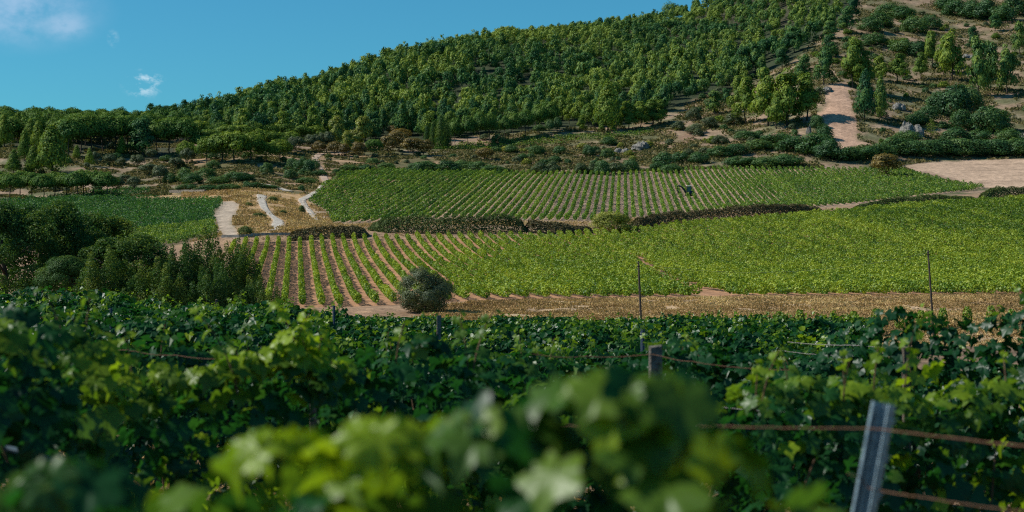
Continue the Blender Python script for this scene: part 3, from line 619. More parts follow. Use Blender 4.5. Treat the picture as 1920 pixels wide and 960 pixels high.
def crown_geo(kind, rng, n, size, bright=.3):
    Cc, Rr = crown_clumps(kind, rng); w = (Rr[:, 0] * Rr[:, 2]) ** .9; w /= w.sum()
    i = rng.choice(len(Cc), n, p=w); d = unit(rng.normal(0, 1, (n, 3)) + [0, 0, .25]); rr = (.55 + .55 * rng.random(n) ** .5)[:, None]
    P = Cc[i] + Rr[i] * d * rr; wc = .85 if kind in ('cone', 'rough', 'umbrella', 'ball', 'cypress') else (.25 if kind in ('bigtree', 'peaks') else .40); nn = .6 if kind in ('bigtree', 'peaks') else .26
    N = d * .75 + wc * unit((P - [0, 0, .42]) * [1, 1, .9]) + rng.normal(0, nn, (n, 3))
    tn = .26 + .40 * rng.random(len(Cc))[i] + rng.normal(0, .10, n) + bright * (d[:, 2] * .35)
    P[:, 2] = np.clip(P[:, 2], .01, 1.03)
    V, Fq = quads(P, N, size * (.65 + .7 * rng.random(n)), rng)
    return V, Fq, np.clip(tn, 0, 1)
def trunk_geo(kind, rng, top, r):
    g = Geo(); z = np.linspace(-.05, top, 7); b = rng.normal(0, .012, (7, 2)).cumsum(0); b[0] = 0
    g.tube(np.c_[b, z], r * (1.15 - .8 * z / max(top, .01)).clip(.15), 7)
    nb = {'umbrella': 7, 'rough': 8, 'round': 6, 'bigtree': 8, 'dome': 3}.get(kind, 5)
    for j in range(nb):
        k_ = int(rng.integers(3, 6)); p = np.array([b[k_, 0], b[k_, 1], z[k_]]); th = j * 2.4 + rng.random(); ln = .3 if kind in ('umbrella', 'bigtree', 'round') else .2
        e = p + np.array([np.cos(th) * ln, np.sin(th) * ln, ln * (.55 if kind != 'cone' else .1)]); m_ = (p + e) / 2 + [0, 0, -.02]
        g.tube([p, m_, e], [r * .5, r * .35, r * .15], 5)
    return g
PROTO = {}
def proto(kind, mat, n=4200, size=.046, nv=4, top=.7, r=.022):
    key = (kind, mat, n)
    if key not in PROTO:
        lst = []
        for v_ in range(nv):
            rng = np.random.default_rng(sum(map(ord, kind + mat)) * 7 + v_ * 131 + n)
            V, Fq, tn = crown_geo(kind, rng, n, size)
            cr = build_mesh('crown', V, [Fq], M[mat], {'tint': ('FACE', 'FLOAT', tn)})
            tr = trunk_geo(kind, rng, top, r).mesh('trunk', M['bark'], True)
            lst.append((cr, tr))
        PROTO[key] = lst
    return PROTO[key]
PR = np.random.default_rng(99)
def put(name, cat, kind, mat, p, h, w, label, group=None, n=4200, size=.046, trunk=True, top=.7, r=.022, sink=0.0):
    lst = proto(kind, mat, n, size, 4 if n < 6000 else 2, top, r); cr, tr = lst[int(PR.integers(len(lst)))]
    e = bpy.data.objects.new(name, None); COL.objects.link(e); e.location = (p[0], p[1], p[2] - sink)
    e.rotation_euler = (0, 0, PR.random() * 6.28); e.scale = (w, w, h); e.empty_display_size = .1
    link('crown' if trunk else 'foliage', cr, e)
    if trunk: link('trunk', tr, e)
    return tag(e, label, cat, group)

# hand-placed trees and shrubs: (px, base row, height px, width px)
BIG = (1.12, 1.22)
def row_of(items, name, cat, kind, mat, lab, group, **kw):
    items = sorted(items)
    y0 = kw.pop('y0', 300)
    for i, it in enumerate(items):
        px, py, hp, wp = it[:4]; p = at(px, py, y0); s_ = p[1] / F; gx, gy = BIG if px > 1300 else (1.0, 1.1); hp, wp = hp * gx, wp * gy
        l = it[4] if len(it) > 4 else None
        if l is None:
            l = lab.replace('#', ORD[i + 1] if i + 1 < len(ORD) else '') if '#' in lab else lab
        put(name, cat, kind, mat, p, hp * s_, wp * s_, l, group, **kw)

row_of([(8,278,66,40),(33,262,52,32),(58,272,50,36),(72,284,58,34),(98,328,96,72),(46,302,60,30),(62,328,54,34),(26,326,46,34),(102,258,46,26),(122,285,52,32),(228,292,38,24),(168,312,34,20),(144,298,26,18),(85,300,52,30)],
  'pine_tree', 'pine tree', 'cone', 'pine_light', 'conical pine on the lower left hillside, # from the left edge', 'conical pines on the left hillside', top=.9)
row_of([(130,292,74,62),(150,290,80,66),(172,288,78,64),(195,286,76,64),(216,288,74,60),(240,286,74,58),(318,288,70,60),(345,286,68,60),(298,290,68,56)],
  'umbrella_pine', 'umbrella pine', 'umbrella', 'umbrella', 'umbrella pine with bare trunk fronting the left hilltop wood, # from left', 'umbrella pines fronting the left wood', r=.018, top=.75)
row_of([(268,294,74,66,'dark broad pine with a ragged top on the left hill')], 'pine_tree', 'pine tree', 'rough', 'pine', '', None)
row_of([(x + (i * 37 % 9) - 4, 372 + (i % 3) * 2 - (x // 60), 50 + (i * 13 % 7), 50) for i, x in enumerate(range(-20, 205, 20))],
  'umbrella_pine', 'umbrella pine', 'umbrella', 'umbrella', 'low umbrella pine in the line behind the left field, # from the left', 'low umbrella pines behind the left field', r=.02, top=.75, y0=400)
row_of([(370,286,36,32,'small lone umbrella pine on a bare slope left of centre')], 'umbrella_pine', 'umbrella pine', 'umbrella', 'umbrella', '', None, top=.75)
row_of([(300,345,40,30),(218,360,32,30),(252,356,28,26),(190,345,24,20),(178,306,24,22),(206,312,26,26),(258,318,32,30),(235,345,20,28),(330,318,26,30),(352,308,34,30),(280,330,26,40),(285,300,22,24)],
  'shrub', 'shrub', 'round', 'grey_shrub', 'bushy shrub on the dry left slope, # from the left', 'bushy shrubs on the left slope', top=.4, y0=400)
row_of([(388,308,58,44),(415,304,62,54),(440,306,66,66),(395,284,46,46),(470,300,56,56),(525,302,46,46),(500,304,42,48),(428,276,46,50),(455,272,42,50),(490,282,44,50),(515,284,42,50),(545,282,40,46),(478,262,36,44),(505,264,36,44),(535,264,36,44),(565,266,36,44),(590,268,36,40),(375,262,40,44),(350,306,46,40)],
  'pine_tree', 'pine tree', 'round', 'pine_light', 'rounded light green pine left of the earth path, # from the left', 'rounded pines left of the path', y0=450)
row_of([(555,286,34,34),(588,285,38,38),(612,285,44,36),(540,290,30,28)], 'bush', 'bush', 'round', 'grey_shrub', 'grey-green bush by the top of the earth path, # from the left', 'grey-green bushes by the path', top=.4, y0=500)
row_of([(632,284,66,42),(676,282,62,50),(650,290,44,34)], 'eucalyptus_tree', 'tree', 'rough', 'yellow_shrub', 'tall yellowish tree at the forest foot above the path, # from the left', 'yellowish trees at the forest foot', y0=560)
row_of([(600,290,28,30),(628,292,30,34),(646,294,28,22),(672,296,34,30),(728,290,40,36),(748,285,44,44),(775,292,38,46),(795,292,34,44),(752,265,26,44),(740,255,22,30),(908,300,26,36)],
  'autumn_bush', 'bush', 'round', 'autumn', 'rust-tinged yellow bush at the forest foot, # from the left', 'rust-tinged bushes at the forest foot', top=.35, y0=520)
row_of([(702,294,38,34,'deep green round tree between the rust-tinged bushes')], 'round_tree', 'tree', 'round', 'umbrella', '', None)
row_of([(801,276,42,15),(813,278,52,16),(828,280,66,26),(838,278,48,20)], 'cypress', 'cypress', 'cypress', 'dark_tree', 'dark narrow cypress at the forest foot, # from the left', 'dark cypresses at the forest foot', y0=600)
row_of([(855,275,56,30),(878,275,62,34),(900,272,64,36),(918,268,58,34),(948,264,48,26),(964,261,50,30),(985,258,54,36),(1012,250,56,38),(1030,246,58,40)],
  'umbrella_pine', 'umbrella pine', 'umbrella', 'umbrella', 'umbrella pine with bare trunk above the high vine strip, # from the left', 'umbrella pines above the high vine strip', y0=640, r=.016, top=.75)
row_of([(1140,246,98,60,'largest layered conical pine at the forest foot')], 'pine_tree', 'pine tree', 'cone', 'pine_light', '', None, top=.9, y0=650)
row_of([(1178,242,52,40),(1200,240,48,38),(1222,236,48,44),(1238,232,44,36),(1090,248,30,22),(1128,250,24,16),(1150,249,18,14)],
  'pine_tree', 'pine tree', 'rough', 'pine_light', 'bright young pine at the foot of the forest, # from the left', 'bright young pines at the forest foot', y0=650)
row_of([(1031,254,34,16),(1045,252,36,18),(1012,252,20,26),(1205,233,22,20),(1226,234,20,22)], 'round_tree', 'tree', 'round', 'shrub', 'small rounded dark tree beside the high vine strip, # from the left', 'small rounded trees by the high strip', y0=650)
# right hillside pines
row_of([(1400,233,76,50),(1440,236,94,62),(1476,237,94,70),(1512,226,78,60),(1456,242,62,42),(1385,212,60,40)],
  'pine_tree', 'pine tree', 'rough', 'pine_light', 'pine in the dense clump left of the landslip, # from the left', 'dense pine clump left of the landslip', y0=640)
row_of([(1545,160,64,44),(1507,152,44,36),(1430,148,42,22),(1392,142,48,34),(1416,138,52,36),(1466,128,40,30),(1490,98,42,34),(1560,72,36,32),(1555,108,40,34),(1588,62,44,36),(1598,38,46,34),(1340,215,40,34),(1362,200,30,26)],
  'pine_tree', 'pine tree', 'rough', 'pine', 'scattered pine above the clump and landslip, # from the left', 'scattered pines above the landslip', y0=660)
row_of([(1600,166,84,52),(1618,168,62,44),(1652,152,44,32),(1682,156,48,46),(1725,150,44,32),(1746,130,62,32),(1784,152,84,52),(1770,140,60,40)],
  'pine_tree', 'pine tree', 'rough', 'pine_light', 'sunlit pine on the upper right hillside, # from the left', 'sunlit pines on the upper right hillside', y0=660)
row_of([(1622,226,86,42,'tall dark pine standing right beside the landslip'),(1651,222,72,28,'slim pine right of the tall dark landslip pine')], 'pine_tree', 'pine tree', 'cone', 'pine', '', 'pines beside the landslip', y0=640)
row_of([(1834,182,100,46),(1858,172,84,40),(1888,176,82,44),(1825,88,34,26),(1912,106,58,28),(1865,60,30,24)],
  'pine_tree', 'pine tree', 'rough', 'pine', 'darker pine near the right edge of the hillside, # from the left', 'darker pines near the right edge', y0=640)
row_of([(1853,252,24,10,'tiny upright bright pine above the shrub band at right'),(1747,255,30,22,'small yellow-green pine right of the white rock')], 'pine_tree', 'pine tree', 'cypress', 'pine_light', '', None, n=500, y0=640)
row_of([(1760,215,46,44),(1790,218,62,64),(1815,205,48,50),(1852,250,58,56),(1872,246,44,50),(1740,232,34,44),(1716,236,28,40),(1800,242,40,44)],
  'bush', 'bush', 'dome', 'shrub', 'big dark evergreen bush above the shrub band, # from the left', 'big evergreen bushes on the right hillside', y0=640, trunk=False)
row_of([(1632,60,30,44),(1650,52,30,46),(1690,38,28,50),(1716,62,36,50),(1745,55,30,40),(1796,30,36,50),(1822,35,36,44),(1852,38,40,50),(1880,42,38,44),(1900,30,40,44),(1780,20,30,50),(1640,85,26,40),(1690,100,30,50),(1720,105,30,40),(1600,95,24,36),(1665,30,26,44)],
  'bush', 'bush', 'dome', 'shrub', 'dark bush high on the right hillside, # from the left', 'dark bushes high on the right hillside', y0=680, trunk=False)
row_of([(1460,272,26,60),(1495,285,34,70),(1530,290,44,70),(1556,300,40,56),(1420,282,22,50),(1385,290,22,50),(1350,294,22,46),(1390,312,22,60),(1430,314,22,60),(1475,312,26,60),(1590,302,30,56),(1618,300,32,60),(1648,298,34,60),(1680,292,36,60),(1545,262,32,30),(1532,240,26,26),(1400,262,18,44)],
  'bush', 'bush', 'dome', 'shrub', 'dark low bush in the band above the upper field, # from the left', 'low bushes above the upper field', y0=600, trunk=False)
row_of([(1712,294,32,60),(1740,292,32,56),(1770,294,34,60),(1802,292,36,60),(1834,292,34,60),(1866,292,34,60),(1896,292,36,60),(1925,292,36,60),(1700,268,26,50),(1790,268,30,50),(1835,270,30,50),(1890,268,30,50)],
  'bush', 'bush', 'dome', 'shrub', 'dark low bush in the band above the bare field, # from the left', 'low bushes above the bare field', y0=600, trunk=False)
row_of([(1662,334,46,52,'brownish round tree on the top edge of the upper field')], 'round_tree', 'tree', 'round', 'autumn', '', None, y0=560)
row_of([(1012,326,26,36),(1035,326,28,36),(1090,326,24,30),(1112,326,24,28),(1155,326,28,40)], 'olive_tree', 'olive tree', 'dome', 'olive', 'grey-green olive tree along the top of the upper field, # from the left', 'olive trees above the upper field', y0=575, top=.4)
row_of([(1130,328,34,34),(1182,324,34,32),(1245,318,38,44),(1275,305,26,36),(1232,322,24,30),(1258,324,20,44),(1310,306,24,36),(1105,292,24,26),(1140,296,22,28),(1140,272,18,34),(935,272,28,28),(958,286,18,26),(1005,290,22,34),(1050,290,22,26),(980,302,18,24),(1040,306,16,30),(870,320,24,60),(800,324,28,56),(840,324,28,50),(900,322,22,50),(925,324,18,50),(780,322,20,40)],
  'bush', 'bush', 'dome', 'shrub', 'dark green bush along the top edge of the upper field, # from the left', 'bushes along the top of the upper field', y0=500, trunk=False)
row_of([(1305,250,20,34),(1330,240,24,30),(1300,226,30,30),(1272,244,20,26),(1350,270,18,30),(1325,290,16,30),(1290,292,16,26),(1375,235,24,34),(1440,180,22,30),(1365,160,22,28),(1350,182,20,26)],
  'bush', 'bush', 'dome', 'grey_shrub', 'grey-green bush on the scrubby slope below the forest, # from the left', 'bushes on the scrubby slope', y0=640, trunk=False)
row_of([(565,322,34,34),(580,325,32,30),(548,318,26,26),(590,318,24,22),(545,335,22,28)], 'bush', 'bush', 'dome', 'shrub', 'dark bush beside the earth path, # from the left', 'dark bushes beside the earth path', y0=460, trunk=False)
row_of([(440,340,24,50),(455,340,20,44),(385,336,26,44),(345,342,32,36),(360,346,28,40),(320,344,26,30),(410,345,18,50),(500,326,26,26),(400,318,22,28),(480,352,12,50),(430,356,14,50),(390,358,13,50),(350,356,14,44),(505,355,10,44),(575,345,16,40),(600,330,14,30),(655,320,14,36),(690,320,14,40),(725,318,16,34),(700,308,14,30)],
  'bush', 'bush', 'dome', 'shrub', 'low bush on the rise beyond the tracks, # from the left', 'low bushes on the rise beyond the tracks', y0=440, trunk=False)
row_of([(461,442,22,30,'spiky green clump at the foot of the gravel patch'),(530,402,10,16,'small green bush on dry grass between the tracks'),(512,378,12,20,'dark green bush right of the white track'),(566,400,18,14,'green weeds hugging the rutted track'),(485,408,11,28,'olive bush on dry grass left of the white track'),(467,386,8,16,'tiny dark bush on dry grass by the gravel')],
  'bush', 'bush', 'dome', 'hedge', '', 'bushes between the tracks', y0=305, trunk=False)
row_of([(1146,438,50,80,'bright yellow-green round bush between the two fields')], 'round_bush', 'bush', 'dome', 'yellow_shrub', '', None, y0=290, trunk=False, n=9000, size=.030)
row_of([(797,588,108,118,'large grey-green round olive bush in front of the lower field')], 'olive_bush', 'olive bush', 'ball', 'grey_shrub', '', None, y0=140, trunk=True, n=30000, size=.017, top=.5, sink=.62)

# dark trees at left, nearer
def put_at(px, py_top, Y, w_px, **k_):
    X = (px - CX) / F * Y; z = float(ground(X, Y)); h = (H0 - py_top) * Y / F - z
    return np.array([X, Y, z]), h, w_px * Y / F
for px, pt, Y, wp, kd, lb in [
    (10, 372, 128, 210, 'bigtree', 'dark broad tree cut by the left edge behind the vines'),
    (90, 364, 134, 190, 'bigtree', 'tallest dark broad tree of the left clump, trunk showing through'),
    (178, 392, 140, 200, 'bigtree', 'dark spreading tree just right of the tallest left tree'),
    (240, 430, 130, 190, 'bigtree', 'lower dark tree with a sloping crown in the middle of the clump'),
    (300, 462, 134, 150, 'peaks', 'low dark feathery tree left of the upright one'),
    (392, 418, 132, 130, 'peaks', 'upright dark tree with pointed plumes at the right end of the clump'),
    (345, 448, 128, 130, 'peaks', 'pointed dark tree leaning on the upright one from the left'),
    (446, 448, 136, 120, 'peaks', 'low dark tree nearest the first vine rows of the lower field'),
    (478, 512, 108, 110, 'bushy', 'low dark bush at the foot of the tree clump'),
    (405, 486, 108, 140, 'bushy', 'rounded dark bush below the upright plumed tree'),
    (292, 484, 108, 150, 'bushy', 'wide dark bush below the feathery tree'),
    (200, 462, 110, 170, 'bushy', 'wide dark bush in front of the spreading tree'),
    (130, 470, 118, 130, 'round', 'small lighter tree in front of the left tree clump'),
    (-60, 380, 140, 190, 'bigtree', 'dark tree beyond the left edge of the clump')]:
    p, h, w = put_at(px, pt, Y, wp)
    put('dark_tree' if kd != 'bushy' else 'dark_bush', 'tree' if kd != 'bushy' else 'bush', kd if kd != 'bushy' else 'peaks', 'dark_tree', p, h, w, lb, 'dark trees left of the lower field', n=30000, size=.019, r=.03, top=.6)
for px, pt, Y, wp, lb in [(30, 532, 92, 120, 'grey-green low bush under the dark trees at far left'), (105, 546, 88, 110, 'grey-green low bush below the small lighter tree')]:
    p, h, w = put_at(px, pt, Y, wp); put('grey_bush', 'bush', 'dome', 'olive', p, h, w, lb, 'grey-green bushes under the trees', n=9000, size=.025, trunk=False)

# forest: world-scattered pines, the nearest in view are individuals
fr = np.random.default_rng(5)
cand = []
def scatter(poly, y0, y1, step, reg):
    for Y in np.arange(y0, y1, step * 1.15):
        half = (1150 / F) * Y
        for X in np.arange(-half, half, step):
            x, y = X + fr.normal(0, step * .46), Y + fr.normal(0, step * .5)
            z = float(ground(x, y)); px, py = proj(x, y, z)
            if -90 < px < 1760 and py > -70 and inpoly([px], [py], poly)[0]: cand.append((x, y, z, reg, px, py))
scatter(FOREST, 665, 1190, 7.1, 'f')
nf = len(cand)
scatter([(-200,160),(250,200),(330,236),(330,262),(150,280),(60,268),(-200,268)], 610, 800, 6.6, 'u')
scatter([(300,232),(420,236),(460,262),(400,275),(300,268)], 660, 860, 7.0, 'g')
cand = [c for c in cand if not inpoly([c[4]], [c[5]], OPENING)[0]]
# broad-crowned and dark patches by place
forest = [c for c in cand if c[3] == 'f']; other = [c for c in cand if c[3] != 'f']
print('forest trees', len(forest), 'other', len(other))
forest = [c for c in forest if not (vnoise(c[0] / 28, c[1] / 40, 404) > .86 and c[1] > 700)]
forest.sort(key=lambda c: c[1])
def add_forest(c, i):
    x, y, z, reg, px, py = c; hN = vnoise(x / 60, y / 60, 77)
    h = (6.6 + 7.0 * fr.random() ** 1.6 + 2.8 * hN) * np.clip(.62 + (px - 330) / 450, .62, 1) * (1 - .2 * np.clip((y - 880) / 150, 0, 1)); w = (2.4 + h * .46) * (.75 + .55 * fr.random())
    return h, w
for i, c in enumerate(forest[:240]):
    h, w = add_forest(c, i); far = c[4]
    lb = 'pine in the front ranks of the forest, left of the cypresses' if far < 800 else ('pine in the front ranks of the forest behind the umbrella pines' if far < 1110 else 'pine on the right flank of the forest above the scrub')
    put('pine_tree', 'pine tree', 'cone' if fr.random() < .12 else ('rough' if fr.random() < .7 else 'round'), 'pine' if fr.random() < .7 else 'pine_light', c[:3], h, w, lb, lb.replace('pine ', 'pines ', 1), n=1700, size=.06, top=.85)
for i, c in enumerate(other):
    um = c[3] == 'u'; h = (9.5 if um else 7.5) * (.9 + .25 * fr.random()); w = h * (.85 if um else .75)
    if um and c[1] > 745: continue
    put('umbrella_pine' if um else 'broad_pine', 'umbrella pine' if um else 'pine tree', ('umbrella' if fr.random() < .6 else 'round') if um else 'round', 'umbrella', c[:3], h, w,
        'broad-crowned pine in the closed canopy along the left ridge' if um else 'rounded pine in the saddle between the two hills', 'broad-crowned pines along the left ridge' if um else 'rounded pines in the saddle', n=1700, size=.06, top=.75)
# the rest of the wood reads as one mass
VV, FF, TT, n0 = [], [], [], 0
pro = []
for kd in ('rough', 'round', 'rough', 'rough', 'round', 'round'):
    rng = np.random.default_rng(len(pro) * 17 + 3); V, Fq, tn = crown_geo(kd, rng, 620, .085); pro.append((V, Fq, tn))
for i, c in enumerate(forest[240:]):
    h, w = add_forest(c, i); hN = vnoise(c[0] / 45, c[1] / 60, 31)
    V, Fq, tn = pro[int(fr.integers(5)) if c[1] < 1040 or fr.random() < .5 else 5]; a = fr.random() * 6.28; ca, sa = np.cos(a), np.sin(a)
    Vr = np.stack([(V[:, 0] * ca - V[:, 1] * sa) * w, (V[:, 0] * sa + V[:, 1] * ca) * w, V[:, 2] * h], -1) + c[:3]
    VV.append(Vr); FF.append(Fq + n0); n0 += len(V); TT.append(np.clip(tn + fr.normal(0, .13) + .9 * (hN - .5), 0, 1))
tag(link('forest', build_mesh('forest', np.concatenate(VV), [np.concatenate(FF)], M['pine'], {'tint': ('FACE', 'FLOAT', np.concatenate(TT))})),
    'dense dark pine wood covering the hill up to the ridge', 'forest', kind='stuff')

# ridge trees that stand up against the sky
for px, pt, Y, hp, wp, lb in [(1258, 2, 1180, 34, 42, 'lone umbrella pine poking above the ridge against the sky')]:
    X = (px - CX) / F * Y; h = hp * Y / F; z = (H0 - pt) * Y / F - h
    put('umbrella_pine' if px == 1258 else 'pine_tree', 'umbrella pine' if px == 1258 else 'pine tree', 'umbrella' if px == 1258 else 'rough', 'pine', (X, Y, min(z, float(ground(X, Y)) + 0.0)), (H0 - pt) * Y / F - min(z, float(ground(X, Y))), wp * Y / F, lb, None, n=1700)

# ------------------------------------------------------------------ hedges between the fields
def hedge(pts, mat, label, y0, dens=26, size=.28, depth=3.0, lift=0.0):
    P = np.array([at(p[0], p[1], y0)[:2] for p in pts]); H = np.array([p[2] / F * q[1] for p, q in zip(pts, P)])
    t = np.arange(len(P)); tt = np.linspace(0, len(P)-1, 260); P = pchip(t, P, tt); H = pchip(t, H, tt)
    rng = np.random.default_rng(int(abs(pts[0][0])) + 5); L_ = np.linalg.norm(np.diff(P, axis=0), axis=1).sum(); n = int(L_ * dens * 13)
    i = rng.random(n) * (len(P) - 1.01); k_ = i.astype(int); f = (i - k_)[:, None]; Q = P[k_] * (1-f) + P[k_+1] * f; hh = H[k_]
    a = rng.random(n) * np.pi; lump = .75 + .6 * fbm(Q[:, 0] / 2.2, Q[:, 1] / 2.2, 88, 3)
    taper = np.clip(np.minimum(i, len(P) - 1 - i) / 14, .25, 1)
    off = np.cos(a) * depth * .5 * (.8 + .3 * rng.random(n)); up = np.sin(a) ** .8 * hh * lump * taper * (.75 + .3 * rng.random(n))
    T = unit(P[-1] - P[0]); nr = np.array([-T[1], T[0]])
    X, Y = Q[:, 0] + nr[0] * off, Q[:, 1] + nr[1] * off; Z = ground(X, Y) + up + .05
    N = np.stack([nr[0] * np.cos(a), nr[1] * np.cos(a), np.sin(a) + .2], -1) + rng.normal(0, .6, (n, 3))
    org = np.array([P[0][0], P[0][1], float(ground(*P[0]))])
    V, Fq = quads(np.stack([X, Y, Z], -1) - org, N, size * (.6 + .8 * rng.random(n)), rng)
    tn = np.clip(.42 + .5 * (fbm(X / 3, Y / 3, 12, 3) - .5) + rng.normal(0, .16, n), 0, 1)
    return tag(link('hedge', build_mesh('hedge', V, [Fq], mat, {'tint': ('FACE', 'FLOAT', tn)}), None, org), label, 'hedge', 'hedges between the fields')
hedge([(540,450,10),(580,446,18),(630,444,20),(660,444,17),(690,441,10)], M['bramble'], 'low dark brown bramble hedge below the rutted track', 296)
hedge([(690,432,14),(730,436,24),(790,437,28),(860,437,30),(930,436,30),(990,435,26)], M['hedge'], 'thick dark green hedge between the two fields left of centre', 296)
hedge([(985,436,20),(1030,437,20),(1070,437,14),(1110,436,8)], M['bramble'], 'thinning brown hedge fading towards the yellow-green bush', 296)
hedge([(1180,430,16),(1230,425,20),(1300,419,22),(1380,412,22),(1450,406,20),(1500,402,16),(1545,399,7)], M['bramble'], 'long dark brown bramble hedge right of the yellow-green bush', 300)
hedge([(1600,394,6),(1640,389,10),(1690,386,13),(1740,380,13),(1790,377,8),(1830,375,5)], M['hedge'], 'narrow dark green hedge at the top right of the lower field', 300)
hedge([(1838,375,10),(1860,373,18),(1900,371,20),(1960,370,22),(2030,370,20)], M['hedge'], 'dark bushy hedge at the right edge under the bare field', 300)
hedge([(800,345-20,8),(880,324,8),(960,323,8)], M['hedge'], 'low hedge along the top left of the upper field', 560)

# channel and wall
def block_line(name, pts, h, w, mat, label, y0, cat):
    g = Geo(); P = [at(a, b, y0) for a, b in pts]
    for A, B in zip(P[:-1], P[1:]):
        d = B - A; L_ = np.linalg.norm(d[:2]); n = max(1, int(L_ / 2.0))
        for i in range(n):
            c = A + d * (i + .5) / n; c[2] = float(ground(c[0], c[1])) + h * .5 - .1; th = math.atan2(d[1], d[0])
            g.box(c, (L_ / n - .01, w, h), [[np.cos(th), -np.sin(th), 0], [np.sin(th), np.cos(th), 0], [0, 0, 1]], taper=.97)
    return tag(link(name, g.mesh(name, mat)), label, cat)
block_line('water_channel', [(416,446.5),(450,445),(490,443.5),(530,442),(556,440.5)], .55, .5, M['channel'], 'raised concrete irrigation channel at the top of the lower field', 300, 'irrigation channel')
block_line('stone_wall', [(318,362),(345,361),(385,361.5)], 1.0, .6, M['stone_wall'], 'low grey stone wall above the left field', 430, 'wall')

# rocks
def rock(px, py, hp, wp, label, seed, y0=600):
    p = at(px, py, y0); s_ = p[1] / F; rng = np.random.default_rng(seed); VV, FF, n0 = [], [], 0
    for j in range(5):
        th = np.linspace(0, 2*np.pi, 18, endpoint=False); ph = np.linspace(.05, np.pi/2 + .5, 9); A, B = np.meshgrid(th, ph)
        d = np.stack([np.sin(B) * np.cos(A), np.sin(B) * np.sin(A), np.cos(B)], -1)
        rr = .65 + .7 * fbm(A * 1.6 + j * 7, B * 3 + seed, seed + j, 4); rr[:, :] = np.round(rr * 7) / 7 * .6 + rr * .4
        sc_ = np.array([wp * s_ * rng.uniform(.2, .38), wp * s_ * .3, hp * s_ * rng.uniform(.6, 1.0)])
        V = d * rr[..., None] * sc_ + np.array([rng.uniform(-.36, .36) * wp * s_, rng.uniform(-1.5, 1.5), 0]); V = V.reshape(-1, 3)
        i = np.arange(V.shape[0]).reshape(9, 18); f = np.stack([i[:-1], np.roll(i[:-1], -1, 1), np.roll(i[1:], -1, 1), i[1:]], -1).reshape(-1, 4)
        VV.append(V); FF.append(f + n0); n0 += len(V)
    return tag(link('rock_outcrop', build_mesh('rock_outcrop', np.concatenate(VV), [np.concatenate(FF)], M['rock']), None, p), label, 'rock', 'rock outcrops on the hillside')
rock(1710, 254, 24, 44, 'pale white rock face under the bushes on the right hillside', 1)
rock(1685, 205, 12, 26, 'small pale rock beside the slim pine', 2)
rock(1200, 280, 16, 44, 'grey jagged outcrop on the scrub slope above the upper field', 3)
rock(1165, 287, 9, 24, 'small grey rocks left of the jagged outcrop', 4)
rock(1548, 172, 8, 24, 'pale rock at the top of the landslip', 5)
rock(1517, 252, 18, 8, 'narrow pale rock left of the landslip foot', 6)
rock(1910, 262, 12, 36, 'pale rocks at the right edge of the hillside', 7)
rock(1815, 110, 8, 26, 'flat pale rock high on the right hillside', 8)

# ------------------------------------------------------------------ ground cover
def cover(name, mat, N, region, size, label, seed, hgt=(.2, .5), blade=False, clump=None, thr=.50):
    rng = np.random.default_rng(seed); X, Y = region(rng, N); keep = np.ones(len(X), bool)
    px, py = proj(X, Y, ground(X, Y)); 
    if name == 'dry_grass' and Y.max() > 120: keep &= px + 160 * (fbm(X / 4, Y / 6, 71, 3) - .5) > 790
    if clump: keep &= fbm(X / clump, Y / clump, seed, 3) > thr
    for pol in (FIELD1, FIELD2, FIELD3, GRAVEL, BARE, SLIDE): keep &= ~(inpoly(px, py, pol) & (Y > 150))
    for P_, W_ in TRACKS:
        for a_, w_ in zip(P_[::3], W_[::3]): keep &= (X - a_[0])**2 + (Y - a_[1])**2 > (w_ * .75 + .4)**2
    X, Y = X[keep], Y[keep]; n = len(X); Z = ground(X, Y) + rng.uniform(0, hgt[1], n) * .8
    N_ = rng.normal(0, 1, (n, 3)) * [1, 1, .35 if blade else .8] + [0, -.2, .2 if blade else .5]
    sz = size * (.5 + rng.random(n))
    V, Fq = quads(np.stack([X, Y, Z], -1), N_, sz, rng, .5 if blade else 1)
    tn = np.clip(.5 + .9 * (fbm(X / 4, Y / 4, seed + 3, 4) - .5) + rng.normal(0, .15, n), 0, 1)
    return tag(link(name, build_mesh(name, V, [Fq], mat, {'tint': ('FACE', 'FLOAT', tn)})), label, 'ground cover', kind='stuff')
def reg(px0, px1, y0, y1):
    def f(rng, N):
        Y = rng.uniform(y0, y1, N); px = rng.uniform(px0, px1, N); return (px - CX) / F * Y, Y
    return f
cover('dry_grass', M['straw'], 300000, reg(700, 2050, 107, 167), .22, 'dry straw-coloured grass on the bank below the lower field', 1, (.1, .35), True, 3.0, .36)
cover('golden_grass', M['straw'], 75000, reg(340, 640, 308, 500), .55, 'golden dry grass around the white tracks', 2, (.1, .6), True, 6.0, .44)
cover('bank_grass', M['straw'], 60000, reg(430, 1700, 300, 420), .4, 'dry grass along the bank between the fields', 9, (.1, .5), True, 5.0)
def hillreg(rng, N):
    Y = rng.uniform(600, 1150, N); px = rng.uniform(860, 2060, N); X = (px - CX) / F * Y; k_ = ~inpoly(px, proj(X, Y, ground(X, Y))[1], FOREST); return X[k_], Y[k_]
cover('scrub', M['scrub'], 420000, hillreg, .85, 'low olive and brown scrub over the right hillside', 3, (.1, .8), False, 7.0, .48)
cover('scrub', M['scrub'], 260000, reg(-80, 1330, 485, 690), .7, 'low scrub over the left and middle slopes', 4, (.1, .6), False, 6.0, .50)
cover('dry_grass', M['straw'], 26000, reg(1350, 2080, 90, 108), .16, 'dry weeds on the pale soil around the young vines', 12, (.05, .2), True, 1.5, .5)
def litter(rng, N):
    X = rng.uniform(-7, 9, N); Y = rng.uniform(3, 26, N); return X, Y
cover('leaf_litter', M['straw'], 60000, litter, .055, 'dry leaves and weeds on the soil between the near vine rows', 6, (.0, .05), False, None)

